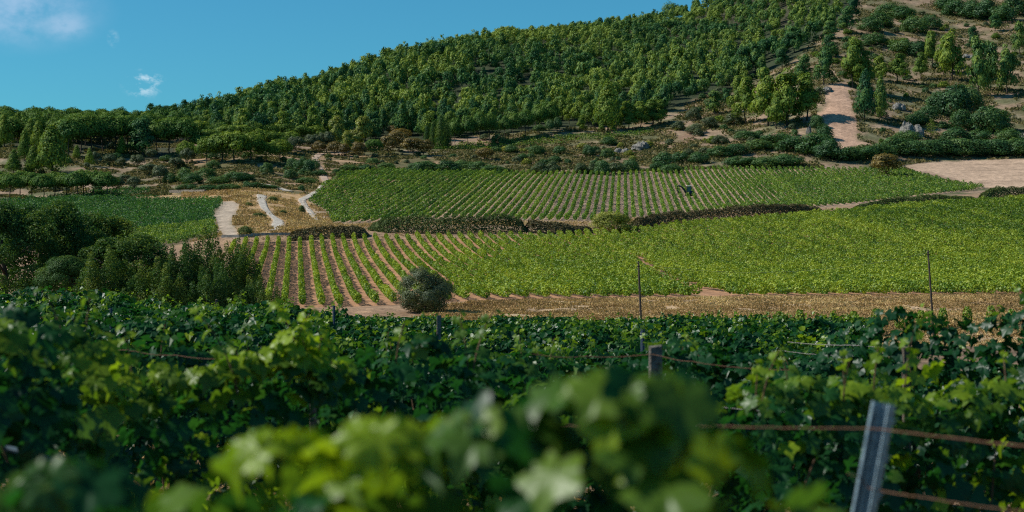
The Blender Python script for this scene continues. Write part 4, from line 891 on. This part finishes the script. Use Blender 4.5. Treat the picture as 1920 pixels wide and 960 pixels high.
# scattered small shrubs filling the right hillside and the left slope
sr = np.random.default_rng(31); cnt = 0
def scatter_shrubs(px0, px1, y0, y1, n, label, group, mats, avoid, hs=(1.4, 3.6)):
    for i in range(n * 3):
        Y = sr.uniform(y0, y1); px = sr.uniform(px0, px1); X = (px - CX) / F * Y; z = float(ground(X, Y)); py = proj(X, Y, z)[1]
        if any(((P_ - [X, Y])**2).sum(1).min() < 20 for P_, W_ in TRACKS) or py < -10 or any(inpoly([px], [py], a)[0] for a in avoid): continue
        h = sr.uniform(*hs); mt = mats[int(sr.integers(len(mats)))]
        put('shrub', 'shrub', 'dome', mt, (X, Y, z), h, h * sr.uniform(1.1, 1.9), label, group, n=1300, size=.08, trunk=False, sink=.1)
        n -= 1
        if n <= 0: break
scatter_shrubs(1300, 1940, 655, 1000, 150, 'small grey-green shrub scattered on the brown right hillside', 'small shrubs on the right hillside', ['grey_shrub', 'shrub', 'shrub', 'pine_light'], [FOREST, SLIDE, BARE], (1.8, 4.4))
scatter_shrubs(-20, 420, 505, 640, 45, 'small shrub dotted over the dry left slope', 'small shrubs on the left slope', ['grey_shrub', 'shrub'], [FIELD3, FIELD3B])
scatter_shrubs(860, 1330, 620, 720, 40, 'small shrub on the rocky scrub below the forest', 'small shrubs on the rocky scrub', ['grey_shrub', 'shrub', 'yellow_shrub'], [FOREST, FIELD2, FIELD4])
scatter_shrubs(440, 860, 485, 660, 45, 'small shrub among dry grass beyond the tracks', 'small shrubs beyond the tracks', ['grey_shrub', 'hedge', 'shrub'], [FIELD2, FIELD3], (1.0, 2.6))

# ------------------------------------------------------------------ mini excavator in the upper field
def excavator():
    p = at(1292, 368, 385); e = bpy.data.objects.new('mini_excavator', None); COL.objects.link(e); e.location = p; e.rotation_euler = (0, 0, rad(183)); e.scale = (1.35,) * 3
    tag(e, 'small dark blue excavator with raised arm standing among the upper vine rows', 'excavator')
    for s_ in (-1, 1):
        g = Geo(); a = np.linspace(0, 2*np.pi, 21)[:-1]; pts = [(np.sign(np.cos(t)) * .62 + .24 * np.cos(t), .26 + .24 * np.sin(t)) for t in a]
        g.prism(pts, s_ * .55 - .15, s_ * .55 + .15); link('track', g.mesh('track', M['rubber']), e)
    g = Geo(); g.box((0, 0, .62), (1.5, 1.15, .22)); g.box((-.45, 0, .95), (.75, 1.2, .5), taper=.85); link('body', g.mesh('body', M['paint_navy']), e)
    g = Geo(); g.box((-.62, 0, .78), (.5, 1.28, .42), taper=.9); link('counterweight', g.mesh('counterweight', M['paint_dark']), e)
    g = Geo(); 
    for x in (-.45, .5):
        for y in (-.5, .5): g.box((x, y, 1.55), (.08, .08, 1.6))
    cb = link('cab', g.mesh('cab', M['paint_dark']), e)
    g = Geo(); g.box((0.02, 0, 1.55), (.84, .92, 1.3)); link('window', g.mesh('window', M['glass']), cb)
    g = Geo(); g.box((0.02, 0, 2.39), (1.15, 1.15, .09), taper=.92); link('roof', g.mesh('roof', M['paint_white']), cb)
    g = Geo(); g.tube([(.7, 0, .75), (1.15, 0, 1.55), (1.75, 0, 2.15), (2.35, 0, 2.35)], [.20, .22, .20, .16], 6); link('boom', g.mesh('boom', M['paint_dark']), e)
    g = Geo(); g.tube([(2.3, 0, 2.42), (2.72, 0, 2.35), (2.66, 0, 1.35), (2.6, 0, .95)], [.12, .17, .16, .14], 6); link('arm', g.mesh('arm', M['paint_dark']), e)
    g = Geo(); g.tube([(.95, 0, .95), (1.6, 0, 1.75)], .09, 6); g.tube([(1.8, 0, 2.4), (2.45, 0, 2.55)], .045, 6); link('hydraulic_ram', g.mesh('hydraulic_ram', M['galv']), e)
    g = Geo(); g.prism([(2.7, 1.0), (2.6, .62), (2.3, .45), (1.98, .62), (2.12, .72), (2.35, .66), (2.5, .95)], -.28, .28); link('bucket', g.mesh('bucket', M['paint_dark']), e)
    g = Geo(); g.box((-.95, 0, .28), (.08, 1.35, .35)); link('blade', g.mesh('blade', M['paint_navy']), e)
excavator()

# ------------------------------------------------------------------ the near vineyard
def curtain(L, top, bot, rng, per_m, size, d, w=.30, tint0=.30, hi=.35, hang=None, patch=0.0):
    """leaves of a trellised row. L (n,2) centre line each ~0.25 m, top/bot arrays of heights"""
    seg = np.linalg.norm(np.diff(L, axis=0), axis=1); length = seg.sum(); cum = np.r_[0, np.cumsum(seg)]
    N = int(length * per_m); t = np.sort(rng.random(N) * length); i = np.clip(np.searchsorted(cum, t) - 1, 0, len(L) - 2); f = ((t - cum[i]) / np.maximum(seg[i], 1e-6))
    P2 = L[i] * (1 - f[:, None]) + L[i + 1] * f[:, None]; tp = top[i] * (1 - f) + top[i+1] * f; bt = bot[i] * (1 - f) + bot[i+1] * f
    T = unit(L[-1] - L[0]); nr = np.array([T[1], -T[0]])
    if nr[1] > 0: nr = -nr                                          # towards the camera
    top_n = tp + .30 * (fbm(t / .45, np.zeros(N) + rng.random() * 50, int(rng.integers(99)), 3) - .5) * (1 if size > .09 else 1)
    bot_n = bt + .30 * (fbm(t / .6, np.zeros(N) + 9, int(rng.integers(99)), 3) - .5)
    v = rng.random(N) ** .8; z = bot_n + (top_n - bot_n) * v
    bulge = w * (.55 + .9 * fbm(t / .5, z / .45, int(rng.integers(99)), 3)) * np.sqrt(np.clip(1 - (v * 1.02 - .35) ** 2 * 1.3, .12, 1))
    side = rng.uniform(-1, 1, N); side = np.sign(side) * np.abs(side) ** .45
    off = side * bulge
    P = np.stack([P2[:, 0] + nr[0] * off, P2[:, 1] + nr[1] * off, z], -1)
    N_ = np.stack([nr[0] * side, nr[1] * side, .55 + .6 * v ** 3], -1) + rng.normal(0, .36, (N, 3))
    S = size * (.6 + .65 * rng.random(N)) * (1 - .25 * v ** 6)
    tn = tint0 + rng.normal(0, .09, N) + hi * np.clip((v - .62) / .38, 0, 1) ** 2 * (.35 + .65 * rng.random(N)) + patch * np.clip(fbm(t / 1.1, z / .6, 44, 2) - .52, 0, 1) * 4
    tn = np.where(rng.random(N) < .015, .95, tn)
    return P, N_, S, np.clip(tn, 0, 1)
def shoots(P0, rng, n, length, size, tint0=.6):
    """young shoots rising from points P0 (k,3)"""
    PP, NN, SS, TT, stems = [], [], [], [], []
    for q in P0:
        ln = length * rng.uniform(.6, 1.2); lean = rng.normal(0, .22, 2); m = max(4, int(n * ln / length))
        tt = np.linspace(0, 1, m); path = np.stack([q[0] + lean[0] * tt ** 1.5 * ln, q[1] + lean[1] * tt ** 1.5 * ln, q[2] + ln * tt - .12 * ln * tt ** 3], -1)
        stems.append(path)
        for j in range(m):
            th = j * 2.6 + rng.random(); dd = np.array([np.cos(th), np.sin(th), .25]); s_ = size * (1.0 - .62 * tt[j])
            PP.append(path[j] + dd * s_ * .55); NN.append(dd * .7 + [0, -.25, .6] + rng.normal(0, .25, 3)); SS.append(s_); TT.append(tint0 + .35 * tt[j] + rng.normal(0, .05))
    return np.array(PP), np.array(NN), np.array(SS), np.clip(np.array(TT), 0, 1), stems
def near_row(spec, label, rng_seed, per_m, size, d, w=.3, tint0=.30, hi=.35, bot=.35, shoot_px=(), nshoot=0, group='near vine rows', patch=0.0, trunks=True, slen=.35, adj=None):
    rng = np.random.default_rng(rng_seed); spec = np.array(spec, float)
    xs = np.linspace(spec[0, 0], spec[-1, 0], 120)
    yt = np.interp(xs, spec[:, 0], spec[:, 1]); Yd = pchip(spec[:, 0], spec[:, 2], xs)
    L = np.stack([(xs - CX) / F * Yd, Yd], -1); top = (H0 - yt) * Yd / F; gz = ground(L[:, 0], L[:, 1])
    b = gz + bot if np.isscalar(bot) else (H0 - np.interp(xs, bot[0], bot[1])) * Yd / F
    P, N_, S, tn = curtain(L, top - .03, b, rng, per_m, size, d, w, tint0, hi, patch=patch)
    A = [(P, N_, S, tn)]; stems = []
    pts = []
    for (spx, slen_px, tt0) in shoot_px:
        Y = np.interp(spx, xs, Yd); z = (H0 - np.interp(spx, xs, yt)) * Y / F - .05
        p_, n_, s__, t_, st_ = shoots([((spx - CX) / F * Y, Y - w * .4, z)], rng, 13, slen_px * Y / F, size * 1.0, tt0); A.append((p_, n_, s__, t_)); stems += st_
    if nshoot:
        k_ = rng.integers(2, 117, nshoot); q = np.stack([L[k_, 0], L[k_, 1] + rng.uniform(-w, w, nshoot) * .7, top[k_] - .12], -1)
        p_, n_, s__, t_, st_ = shoots(q, rng, 9, slen, size * .9, tint0 + .22); A.append((p_, n_, s__, t_)); stems += st_
    P, N_, S, tn = [np.concatenate(z_) for z_ in zip(*A)]
    k_ = len(L) // 2; org = np.array([L[k_, 0], L[k_, 1], gz[k_]])
    e = bpy.data.objects.new('vine_row', None); COL.objects.link(e); e.location = org; e.empty_display_size = .2
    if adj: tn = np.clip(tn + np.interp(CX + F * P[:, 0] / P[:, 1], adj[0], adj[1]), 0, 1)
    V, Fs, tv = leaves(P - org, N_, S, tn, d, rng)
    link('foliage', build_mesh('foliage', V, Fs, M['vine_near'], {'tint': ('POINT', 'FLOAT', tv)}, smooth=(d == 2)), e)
    ln = np.linalg.norm(np.diff(L, axis=0), axis=1).cumsum(); near_ = Yd.min() < 13
    for st_ in stems if near_ else ():
        g = Geo(); g.tube(st_ - org, np.linspace(.0045, .002, len(st_)), 4); link('cane', g.mesh('cane', M['cane']), e)
    for j in range(int(ln[-1] * 1.6) if near_ else 0):
        i = int(rng.integers(1, 118)); p0 = np.array([L[i, 0], L[i, 1] - w * .6, gz[i] + .75]); ln_ = max(.2, top[i] - gz[i] - .9)
        path = p0 + np.array([[0, 0, 0], [rng.normal(0, .08), rng.normal(0, .06), ln_ * .4], [rng.normal(0, .16), rng.normal(0, .12), ln_ * .8]])
        g = Geo(); g.tube(path - org, [.007, .006, .004], 5); link('cane', g.mesh('cane', M['cane']), e)
    if trunks:
        x0 = 0
        for i in range(2, 118):
            if ln[i] - x0 > 1.15:
                x0 = ln[i]; g = Geo(); z0 = gz[i] - .1; q = np.array([L[i, 0], L[i, 1], z0]); bb = rng.normal(0, .03, (6, 2)).cumsum(0)
                path = np.stack([q[0] + bb[:, 0], q[1] + bb[:, 1], z0 + np.linspace(0, 1.0, 6)], -1)
                g.tube(path - org, [.045, .035, .034, .030, .032, .024], 7); link('trunk', g.mesh('trunk', M['cane'], True), e)
    return tag(e, label, 'vine row', group)

# nearest, far out of focus; adj yellows leaves, paints light on those facing away
near_row([(-120,980,2.42),(0,935,2.37),(60,890,2.35),(170,840,2.32),(230,910,2.29),(330,890,2.26),(420,830,2.24),(500,800,2.21),(560,785,2.21),(640,800,2.18),(720,765,2.15),(800,800,2.15),(880,775,2.13),(960,745,2.10),(1040,770,2.07),(1100,690,2.04),(1170,670,2.04),(1240,720,2.03),(1300,800,2.01),(1420,840,2.01),(1500,870,2.01),(1560,940,2.01),(1620,1040,2.01)],
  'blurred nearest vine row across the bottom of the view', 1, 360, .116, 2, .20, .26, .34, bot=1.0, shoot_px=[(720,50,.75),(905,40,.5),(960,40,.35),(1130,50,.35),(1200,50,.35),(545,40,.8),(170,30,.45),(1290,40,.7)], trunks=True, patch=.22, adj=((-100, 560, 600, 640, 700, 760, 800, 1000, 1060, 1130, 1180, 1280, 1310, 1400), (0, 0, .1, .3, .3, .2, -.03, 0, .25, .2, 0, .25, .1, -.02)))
# second row: lit middle, shaded left and centre, painted into leaf tint (adj)
near_row([(-160,540,5.4),(-60,548,5.8),(40,572,6.1),(110,600,6.4),(150,640,6.6),(230,690,6.8),(330,700,7.0),(430,690,7.1),(520,665,7.2),(590,690,7.3),(660,690,7.4),(730,655,7.5),(800,630,7.6),(870,650,7.7),(960,680,7.8),(1040,720,7.9),(1110,760,8.0),(1180,800,8.1)],
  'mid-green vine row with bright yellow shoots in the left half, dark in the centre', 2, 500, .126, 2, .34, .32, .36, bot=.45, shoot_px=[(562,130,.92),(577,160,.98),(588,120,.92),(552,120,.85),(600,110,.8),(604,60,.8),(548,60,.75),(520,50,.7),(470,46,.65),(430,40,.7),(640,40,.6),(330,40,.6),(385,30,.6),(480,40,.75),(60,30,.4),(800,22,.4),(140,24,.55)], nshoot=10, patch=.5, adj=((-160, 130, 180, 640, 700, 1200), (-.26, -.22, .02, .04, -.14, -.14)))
near_row([(1385,760,6.9),(1440,705,7.1),(1520,700,7.2),(1600,695,7.3),(1680,700,7.35),(1760,690,7.4),(1840,700,7.45),(1930,690,7.5),(2100,700,7.6)],
  'bright-leaved vine row at the right behind the leaning metal post', 3, 470, .128, 2, .34, .36, .34, bot=.45, shoot_px=[(1500,20,.6)], nshoot=8, patch=.45)
near_row([(1485,685,12.4),(1540,650,12.2),(1590,615,12.0),(1650,584,11.8),(1700,580,11.6),(1780,594,11.4),(1860,586,11.2),(1930,560,11.0),(2080,550,10.6)],
  'dark vine row humped at the right, directly behind the bright-leaved row', 4, 470, .13, 2, .36, .24, .18, bot=.45, nshoot=3, slen=.25)
near_row([(1150,690,10.8),(1220,655,10.8),(1300,650,10.7),(1380,650,10.6),(1450,670,10.5),(1500,705,10.4),(1600,720,10.3),(1700,730,10.2)],
  'dark vine row right of centre beside the thick concrete post', 5, 470, .13, 2, .34, .26, .25, bot=.35, nshoot=5, slen=.25)
near_row([(-140,640,10.4),(0,640,10.5),(150,628,10.7),(300,640,10.9),(420,640,11.1),(560,655,11.3),(700,655,11.5),(860,640,11.7),(1000,660,11.8),(1140,670,11.9)],
  'dark vine row behind the mid-green one, left half of the view', 6, 420, .13, 1, .34, .28, .30, bot=.5, nshoot=10, slen=.28)
Y0s = [14.6, 17.2, 20, 23, 26.2, 29.6, 33.2, 37, 41, 45.2, 49.5, 54, 58.6, 63.4, 68.4, 73.6]
for i, Y0 in enumerate(Y0s):
    a_px, b_px = -140, (2060 if Y0 < 16 else (1900 if Y0 < 20 else 1650))
    xs = np.linspace(a_px, b_px, 60); u = (xs - CX) / F; Yd = Y0 / (1 + .26 * u); X = u * Yd
    rng = np.random.default_rng(40 + i); gz = ground(X, Yd); top = gz + 1.62 + .38 * np.clip((760 - xs) / 300, 0, 1) * np.clip((50 - Yd) / 15, 0, 1) + .75 * (fbm(X / 1.4, Yd, 60 + i, 3) - .5)
    yt = H0 - F * top / Yd
    size = .125 + .0012 * Y0; per = 2.6 * 2.3 / (size * size * .55) * (1.0 if Y0 < 30 else .85)
    near_row(list(zip(xs, yt, Yd)), f'vine row crossing the foreground vineyard, {ORD[i+1]} beyond the nearer dark rows', 60 + i, per, size, 1 if Y0 < 28 else 0, .34, .27, .26, bot=.45, nshoot=int(14 + Y0 / 2), slen=.32, trunks=False, group='vine rows crossing the foreground vineyard', patch=.25)

# young vines at the near side of the straw bank
yv = sorted([(1500,612,26),(1564,616,24),(1601,622,32),(1642,622,38),(1686,612,26),(1727,608,24),(1768,612,32),(1814,610,30),(1858,606,32),(1897,594,24),(1545,620,22),(1460,612,22),(1420,608,20)])
for i, (px, pb, hp) in enumerate(yv):
    p = at(px, pb + 10, 96, 112); rng = np.random.default_rng(300 + i); h = (hp + 12) * p[1] / F
    e = bpy.data.objects.new('grapevine', None); COL.objects.link(e); e.location = p
    n = 260; z = rng.random(n) * h * .85 + .25; rr = .32 * np.sin(np.clip(z / h, 0, 1) * np.pi * .9) ** .6; th = rng.random(n) * 6.28
    P = np.stack([np.cos(th) * rr, np.sin(th) * rr, z], -1); V, Fs, tv = leaves(P, np.stack([np.cos(th), np.sin(th), .6 + 0*th], -1) + rng.normal(0, .4, (n, 3)), .15 * (.7 + .5 * rng.random(n)), np.clip(.52 + rng.normal(0, .12, n), 0, 1), 0, rng)
    link('foliage', build_mesh('foliage', V, Fs, M['vine_yellow'], {'tint': ('POINT', 'FLOAT', tv)}), e)
    g = Geo(); g.tube([(0, 0, -.1), (.03, .02, .4), (0, 0, .9)], [.04, .03, .02], 6); link('trunk', g.mesh('trunk', M['cane']), e)
    tag(e, f'young bright green vine below the straw bank, {ORD[i+1]} from the left', 'grapevine', 'young vines below the straw bank')

# ------------------------------------------------------------------ posts, poles, wires
def wpt(px, py, Y): return np.array([(px - CX) / F * Y, Y, (H0 - py) * Y / F])
def post(name, px, ptop, Y, wpx, mat, label, square=True, lean=0.0, cap=False, cat='post', group='posts of the foreground vineyard'):
    t = wpt(px, ptop, Y); w = wpx * Y / F; b = np.array([t[0] - lean * 2, Y, float(ground(t[0], Y)) - .15]); h = t[2] - b[2]
    g = Geo(); rng = np.random.default_rng(int(px)); m = 7
    for k_ in range(m):
        pass
    zs = np.linspace(0, h, m); V = []; r = w / 2
    for k_, z in enumerate(zs):
        j = 1 + .06 * rng.normal(0, 1); c = np.array([b[0] + (t[0] - b[0]) * z / h, Y, b[2] + z])
        if square: V += [c + np.array([sx * r * j, sy * r * j, (0 if k_ < m-1 else .01 * rng.normal())]) for sx, sy in ((-1,-.8),(-.8,-1),(.8,-1),(1,-.8),(1,.8),(.8,1),(-.8,1),(-1,.8))]
        else: V += [c + np.array([np.cos(a) * r * j, np.sin(a) * r * j, 0]) for a in np.linspace(0, 2*np.pi, 9)[:-1]]
    fs = [(k_*8+j, k_*8+(j+1) % 8, (k_+1)*8+(j+1) % 8, (k_+1)*8+j) for k_ in range(m-1) for j in range(8)] + [tuple((m-1)*8+j for j in range(8))]
    V = np.array(V); g.add(V - b, fs)
    o = link(name, g.mesh(name, mat), None, b); return tag(o, label, cat, group), t
post('concrete_post', 1229, 648, 9.6, 25, M['concrete'], 'thick weathered concrete post right of centre with wires tied to it')
post('concrete_post', 823, 592, 15.5, 8, M['concrete'], 'slim pale concrete post standing above the vines left of centre')
post('wooden_post', 587, 655, 9.2, 12, M['wood_post'], 'dark wooden post beside the tall yellow shoot')
post('wooden_post', 1700, 652, 11.3, 15, M['wood_post'], 'dark wooden post half hidden in the humped vine row at right')
post('metal_post', 208, 578, 21, 5.5, M['blue_post'], 'blue-grey metal post on the left, tallest of those among the far rows', False)
post('wooden_post', 281, 588, 23, 6, M['wood_post'], 'short weathered post right of the blue-grey one on the left')
post('wooden_post', 406, 562, 34, 4, M['wood_post'], 'thin pale stake below the dark tree clump')
post('wooden_post', 422, 580, 24, 6, M['wood_post'], 'dark weathered post just right of the thin pale stake')
post('wooden_post', 471, 592, 22, 7, M['wood_post'], 'squat brown post left of the first vine rows')
post('metal_post', 519, 570, 34, 3, M['blue_post'], 'small blue metal stake in front of the striped vine rows', False)
post('metal_post', 626, 573, 24, 5, M['blue_post'], 'blue metal post in front of the striped vine rows', False)
post('metal_post', 1205, 613, 18, 8, M['blue_post'], 'blue metal post at the foot of the tall thin pole', False)
# leaning galvanised profile post with wire hooks
def steel_post():
    Y = 4.2; t = wpt(1663, 757, Y); d = unit(t - wpt(1622, 960, Y) + np.array([0, .02, 0])); L_ = 1.95; b = t - d * L_
    e = bpy.data.objects.new('steel_post', None); COL.objects.link(e); e.location = b
    q = mathutils.Vector(d).to_track_quat('Z', 'Y'); e.rotation_mode = 'QUATERNION'; e.rotation_quaternion = q @ mathutils.Quaternion((0, 0, 1), rad(200 + 180))
    w = .028; th = .0025
    prof = [(-w, .028), (-w, 0), (-.022, -.010), (-.012, -.004), (-.004, -.014), (.004, -.014), (.010, -.006), (.018, -.012), (w, 0), (w, .030), (w-.012, .036)]
    P = np.array(prof); T = unit(np.gradient(P, axis=0)); Nn = np.stack([-T[:, 1], T[:, 0]], -1); outl = np.concatenate([P, (P + Nn * th)[::-1]])
    n = len(outl); zs = np.linspace(0, L_, 30); V = np.concatenate([np.c_[outl, np.full(n, z)] for z in zs])
    fs = [(k_*n+j, k_*n+(j+1) % n, (k_+1)*n+(j+1) % n, (k_+1)*n+j) for k_ in range(29) for j in range(n)] + [(29*n+j, 29*n+j+1, 29*n+n-2-j, 29*n+n-1-j) for j in range(n//2-1)]
    g = Geo(); g.add(V, fs); link('profile', g.mesh('profile', M['galv']), e)
    for z in np.arange(L_ - .045, L_ - .9, -.10):
        for x in (-.023, .022):
            g = Geo(); g.box((x, -.009 if x < 0 else -.012, z), (.008, .006, .018)); g.box((x, -.016, z + .008), (.009, .010, .004)); link('wire_hook', g.mesh('wire_hook', M['galv']), e)
        g = Geo(); g.box((-.016, -.0115, z - .05), (.006, .003, .020)); link('slot', g.mesh('slot', M['hole']), e)
    return tag(e, 'leaning ribbed galvanised steel post near the camera at lower right', 'post')
steel_post()
def wire(pts, r, mat, label, sag=0.0, barbs=False, group='trellis wires'):
    P = np.array([wpt(*p) for p in pts]); t = np.arange(len(P)); tt = np.linspace(0, len(P)-1, 20*(len(P)-1)+1); Q = pchip(t, P, tt)
    Q[:, 2] -= sag * 4 * (tt % 1) * (1 - tt % 1); Q[1:-1] += R.normal(0, r * .35, Q[1:-1].shape)
    g = Geo(); g.tube(Q - Q[0], r, 6)
    return tag(link('wire', g.mesh('wire', mat), None, Q[0]), label, 'wire', group)
wire([(930,792,4.75),(1050,797,4.6),(1350,799,4.35),(1640,804,4.165),(1920,836,3.85),(2150,866,3.6)], .0022, M['rust_wire'], 'rusty wire passing the leaning steel post near its top', .004)
wire([(1590,888,4.165),(1612,893,4.18),(1632,915,4.17),(1750,935,4.0),(1950,962,3.8)], .0017, M['rust_wire'], 'slack rusty wire hooked to the lower part of the steel post', .003)
wire([(1000,664,9.5),(1100,668,9.5),(1220,664,9.42),(1300,678,9.3),(1480,694,9.1)], .0026, M['rust_wire'], 'upper wire tied to the thick concrete post', .01)
wire([(1225,752,9.44),(1330,760,9.2),(1480,772,9.0)], .0026, M['grey_wire'], 'lower wire leaving the thick concrete post to the right', .01)
wire([(1477,641,14.2),(1600,647,13.8),(1700,650,13.5)], .003, M['grey_wire'], 'upper thin wire in the gap left of the humped vine row', .01)
wire([(1460,657,14.2),(1600,668,13.8)], .003, M['grey_wire'], 'lower thin wire in the gap left of the humped vine row', .01)
wire([(40,590,20.8),(208,607,20.8),(330,616,20.4)], .004, M['rust_wire'], 'wire tied to the tall blue-grey post on the left', .02)
wire([(183,650,9.8),(240,656,9.7),(330,666,9.6),(420,672,9.5)], .0025, M['rust_wire'], 'wire above the mid-green vine row at left', .01)
# low tube by the gap at bottom left
g = Geo(); Pp = np.array([wpt(-60,832,6.2), wpt(20,842,6.15), wpt(75,855,6.1), wpt(125,870,6.05), wpt(190,890,6.0)]); g.tube(Pp - Pp[0], .012, 8)
tag(link('irrigation_pipe', g.mesh('irrigation_pipe', M['pipe']), None, Pp[0]), 'blue plastic pipe sagging across the gap at bottom left', 'pipe')
# tall poles and the cable between them
def pole(px, ptop, pxb, pbot, Y, wpx, label, rungs=False):
    t = wpt(px, ptop, Y); b = wpt(pxb, pbot, Y); b[2] = min(b[2], float(ground(b[0], Y))) - .2; r = wpx * Y / F / 2
    e = bpy.data.objects.new('utility_pole', None); COL.objects.link(e); e.location = b
    g = Geo(); Q = b + (t - b) * np.linspace(0, 1, 8)[:, None]; g.tube(Q - b, np.linspace(r * 1.15, r * .8, 8), 8); link('shaft', g.mesh('shaft', M['pole'], True), e)
    g = Geo(); g.tube([t - b + [0, 0, -.15], t - b + [0, 0, .06]], [r * .9, r * .5], 8); g.box(t - b + [0, -r*1.1, -.28], (r * 2.6, .05, .06)); link('top_cap', g.mesh('top_cap', M['hole']), e)
    tag(e, label, 'pole', 'tall poles below the lower field'); return t
ta = pole(1197, 491, 1204, 640, 101, 4.2, 'tall thin dark pole right of centre in front of the lower field')
tb = pole(1740, 470, 1752, 640, 104, 4.0, 'tall thin dark pole on the right leaning slightly left')
g = Geo()
pts = [ta + [0, 0, -.12], tb + [0, 0, -.12]]
for A, B in zip(pts[:-1], pts[1:]):
    t = np.linspace(0, 1, 30)[:, None]; Q = A + (B - A) * t; Q[:, 2] -= .9 * (4 * t * (1 - t))[:, 0]; g.tube(Q, .006, 5)
tag(link('cable', g.mesh('cable', M['grey_wire'])), 'thin sagging cable strung between the two tall poles', 'cable')
print('script done; objects', len(bpy.data.objects), 'verts', sum(len(m.vertices) for m in bpy.data.meshes))
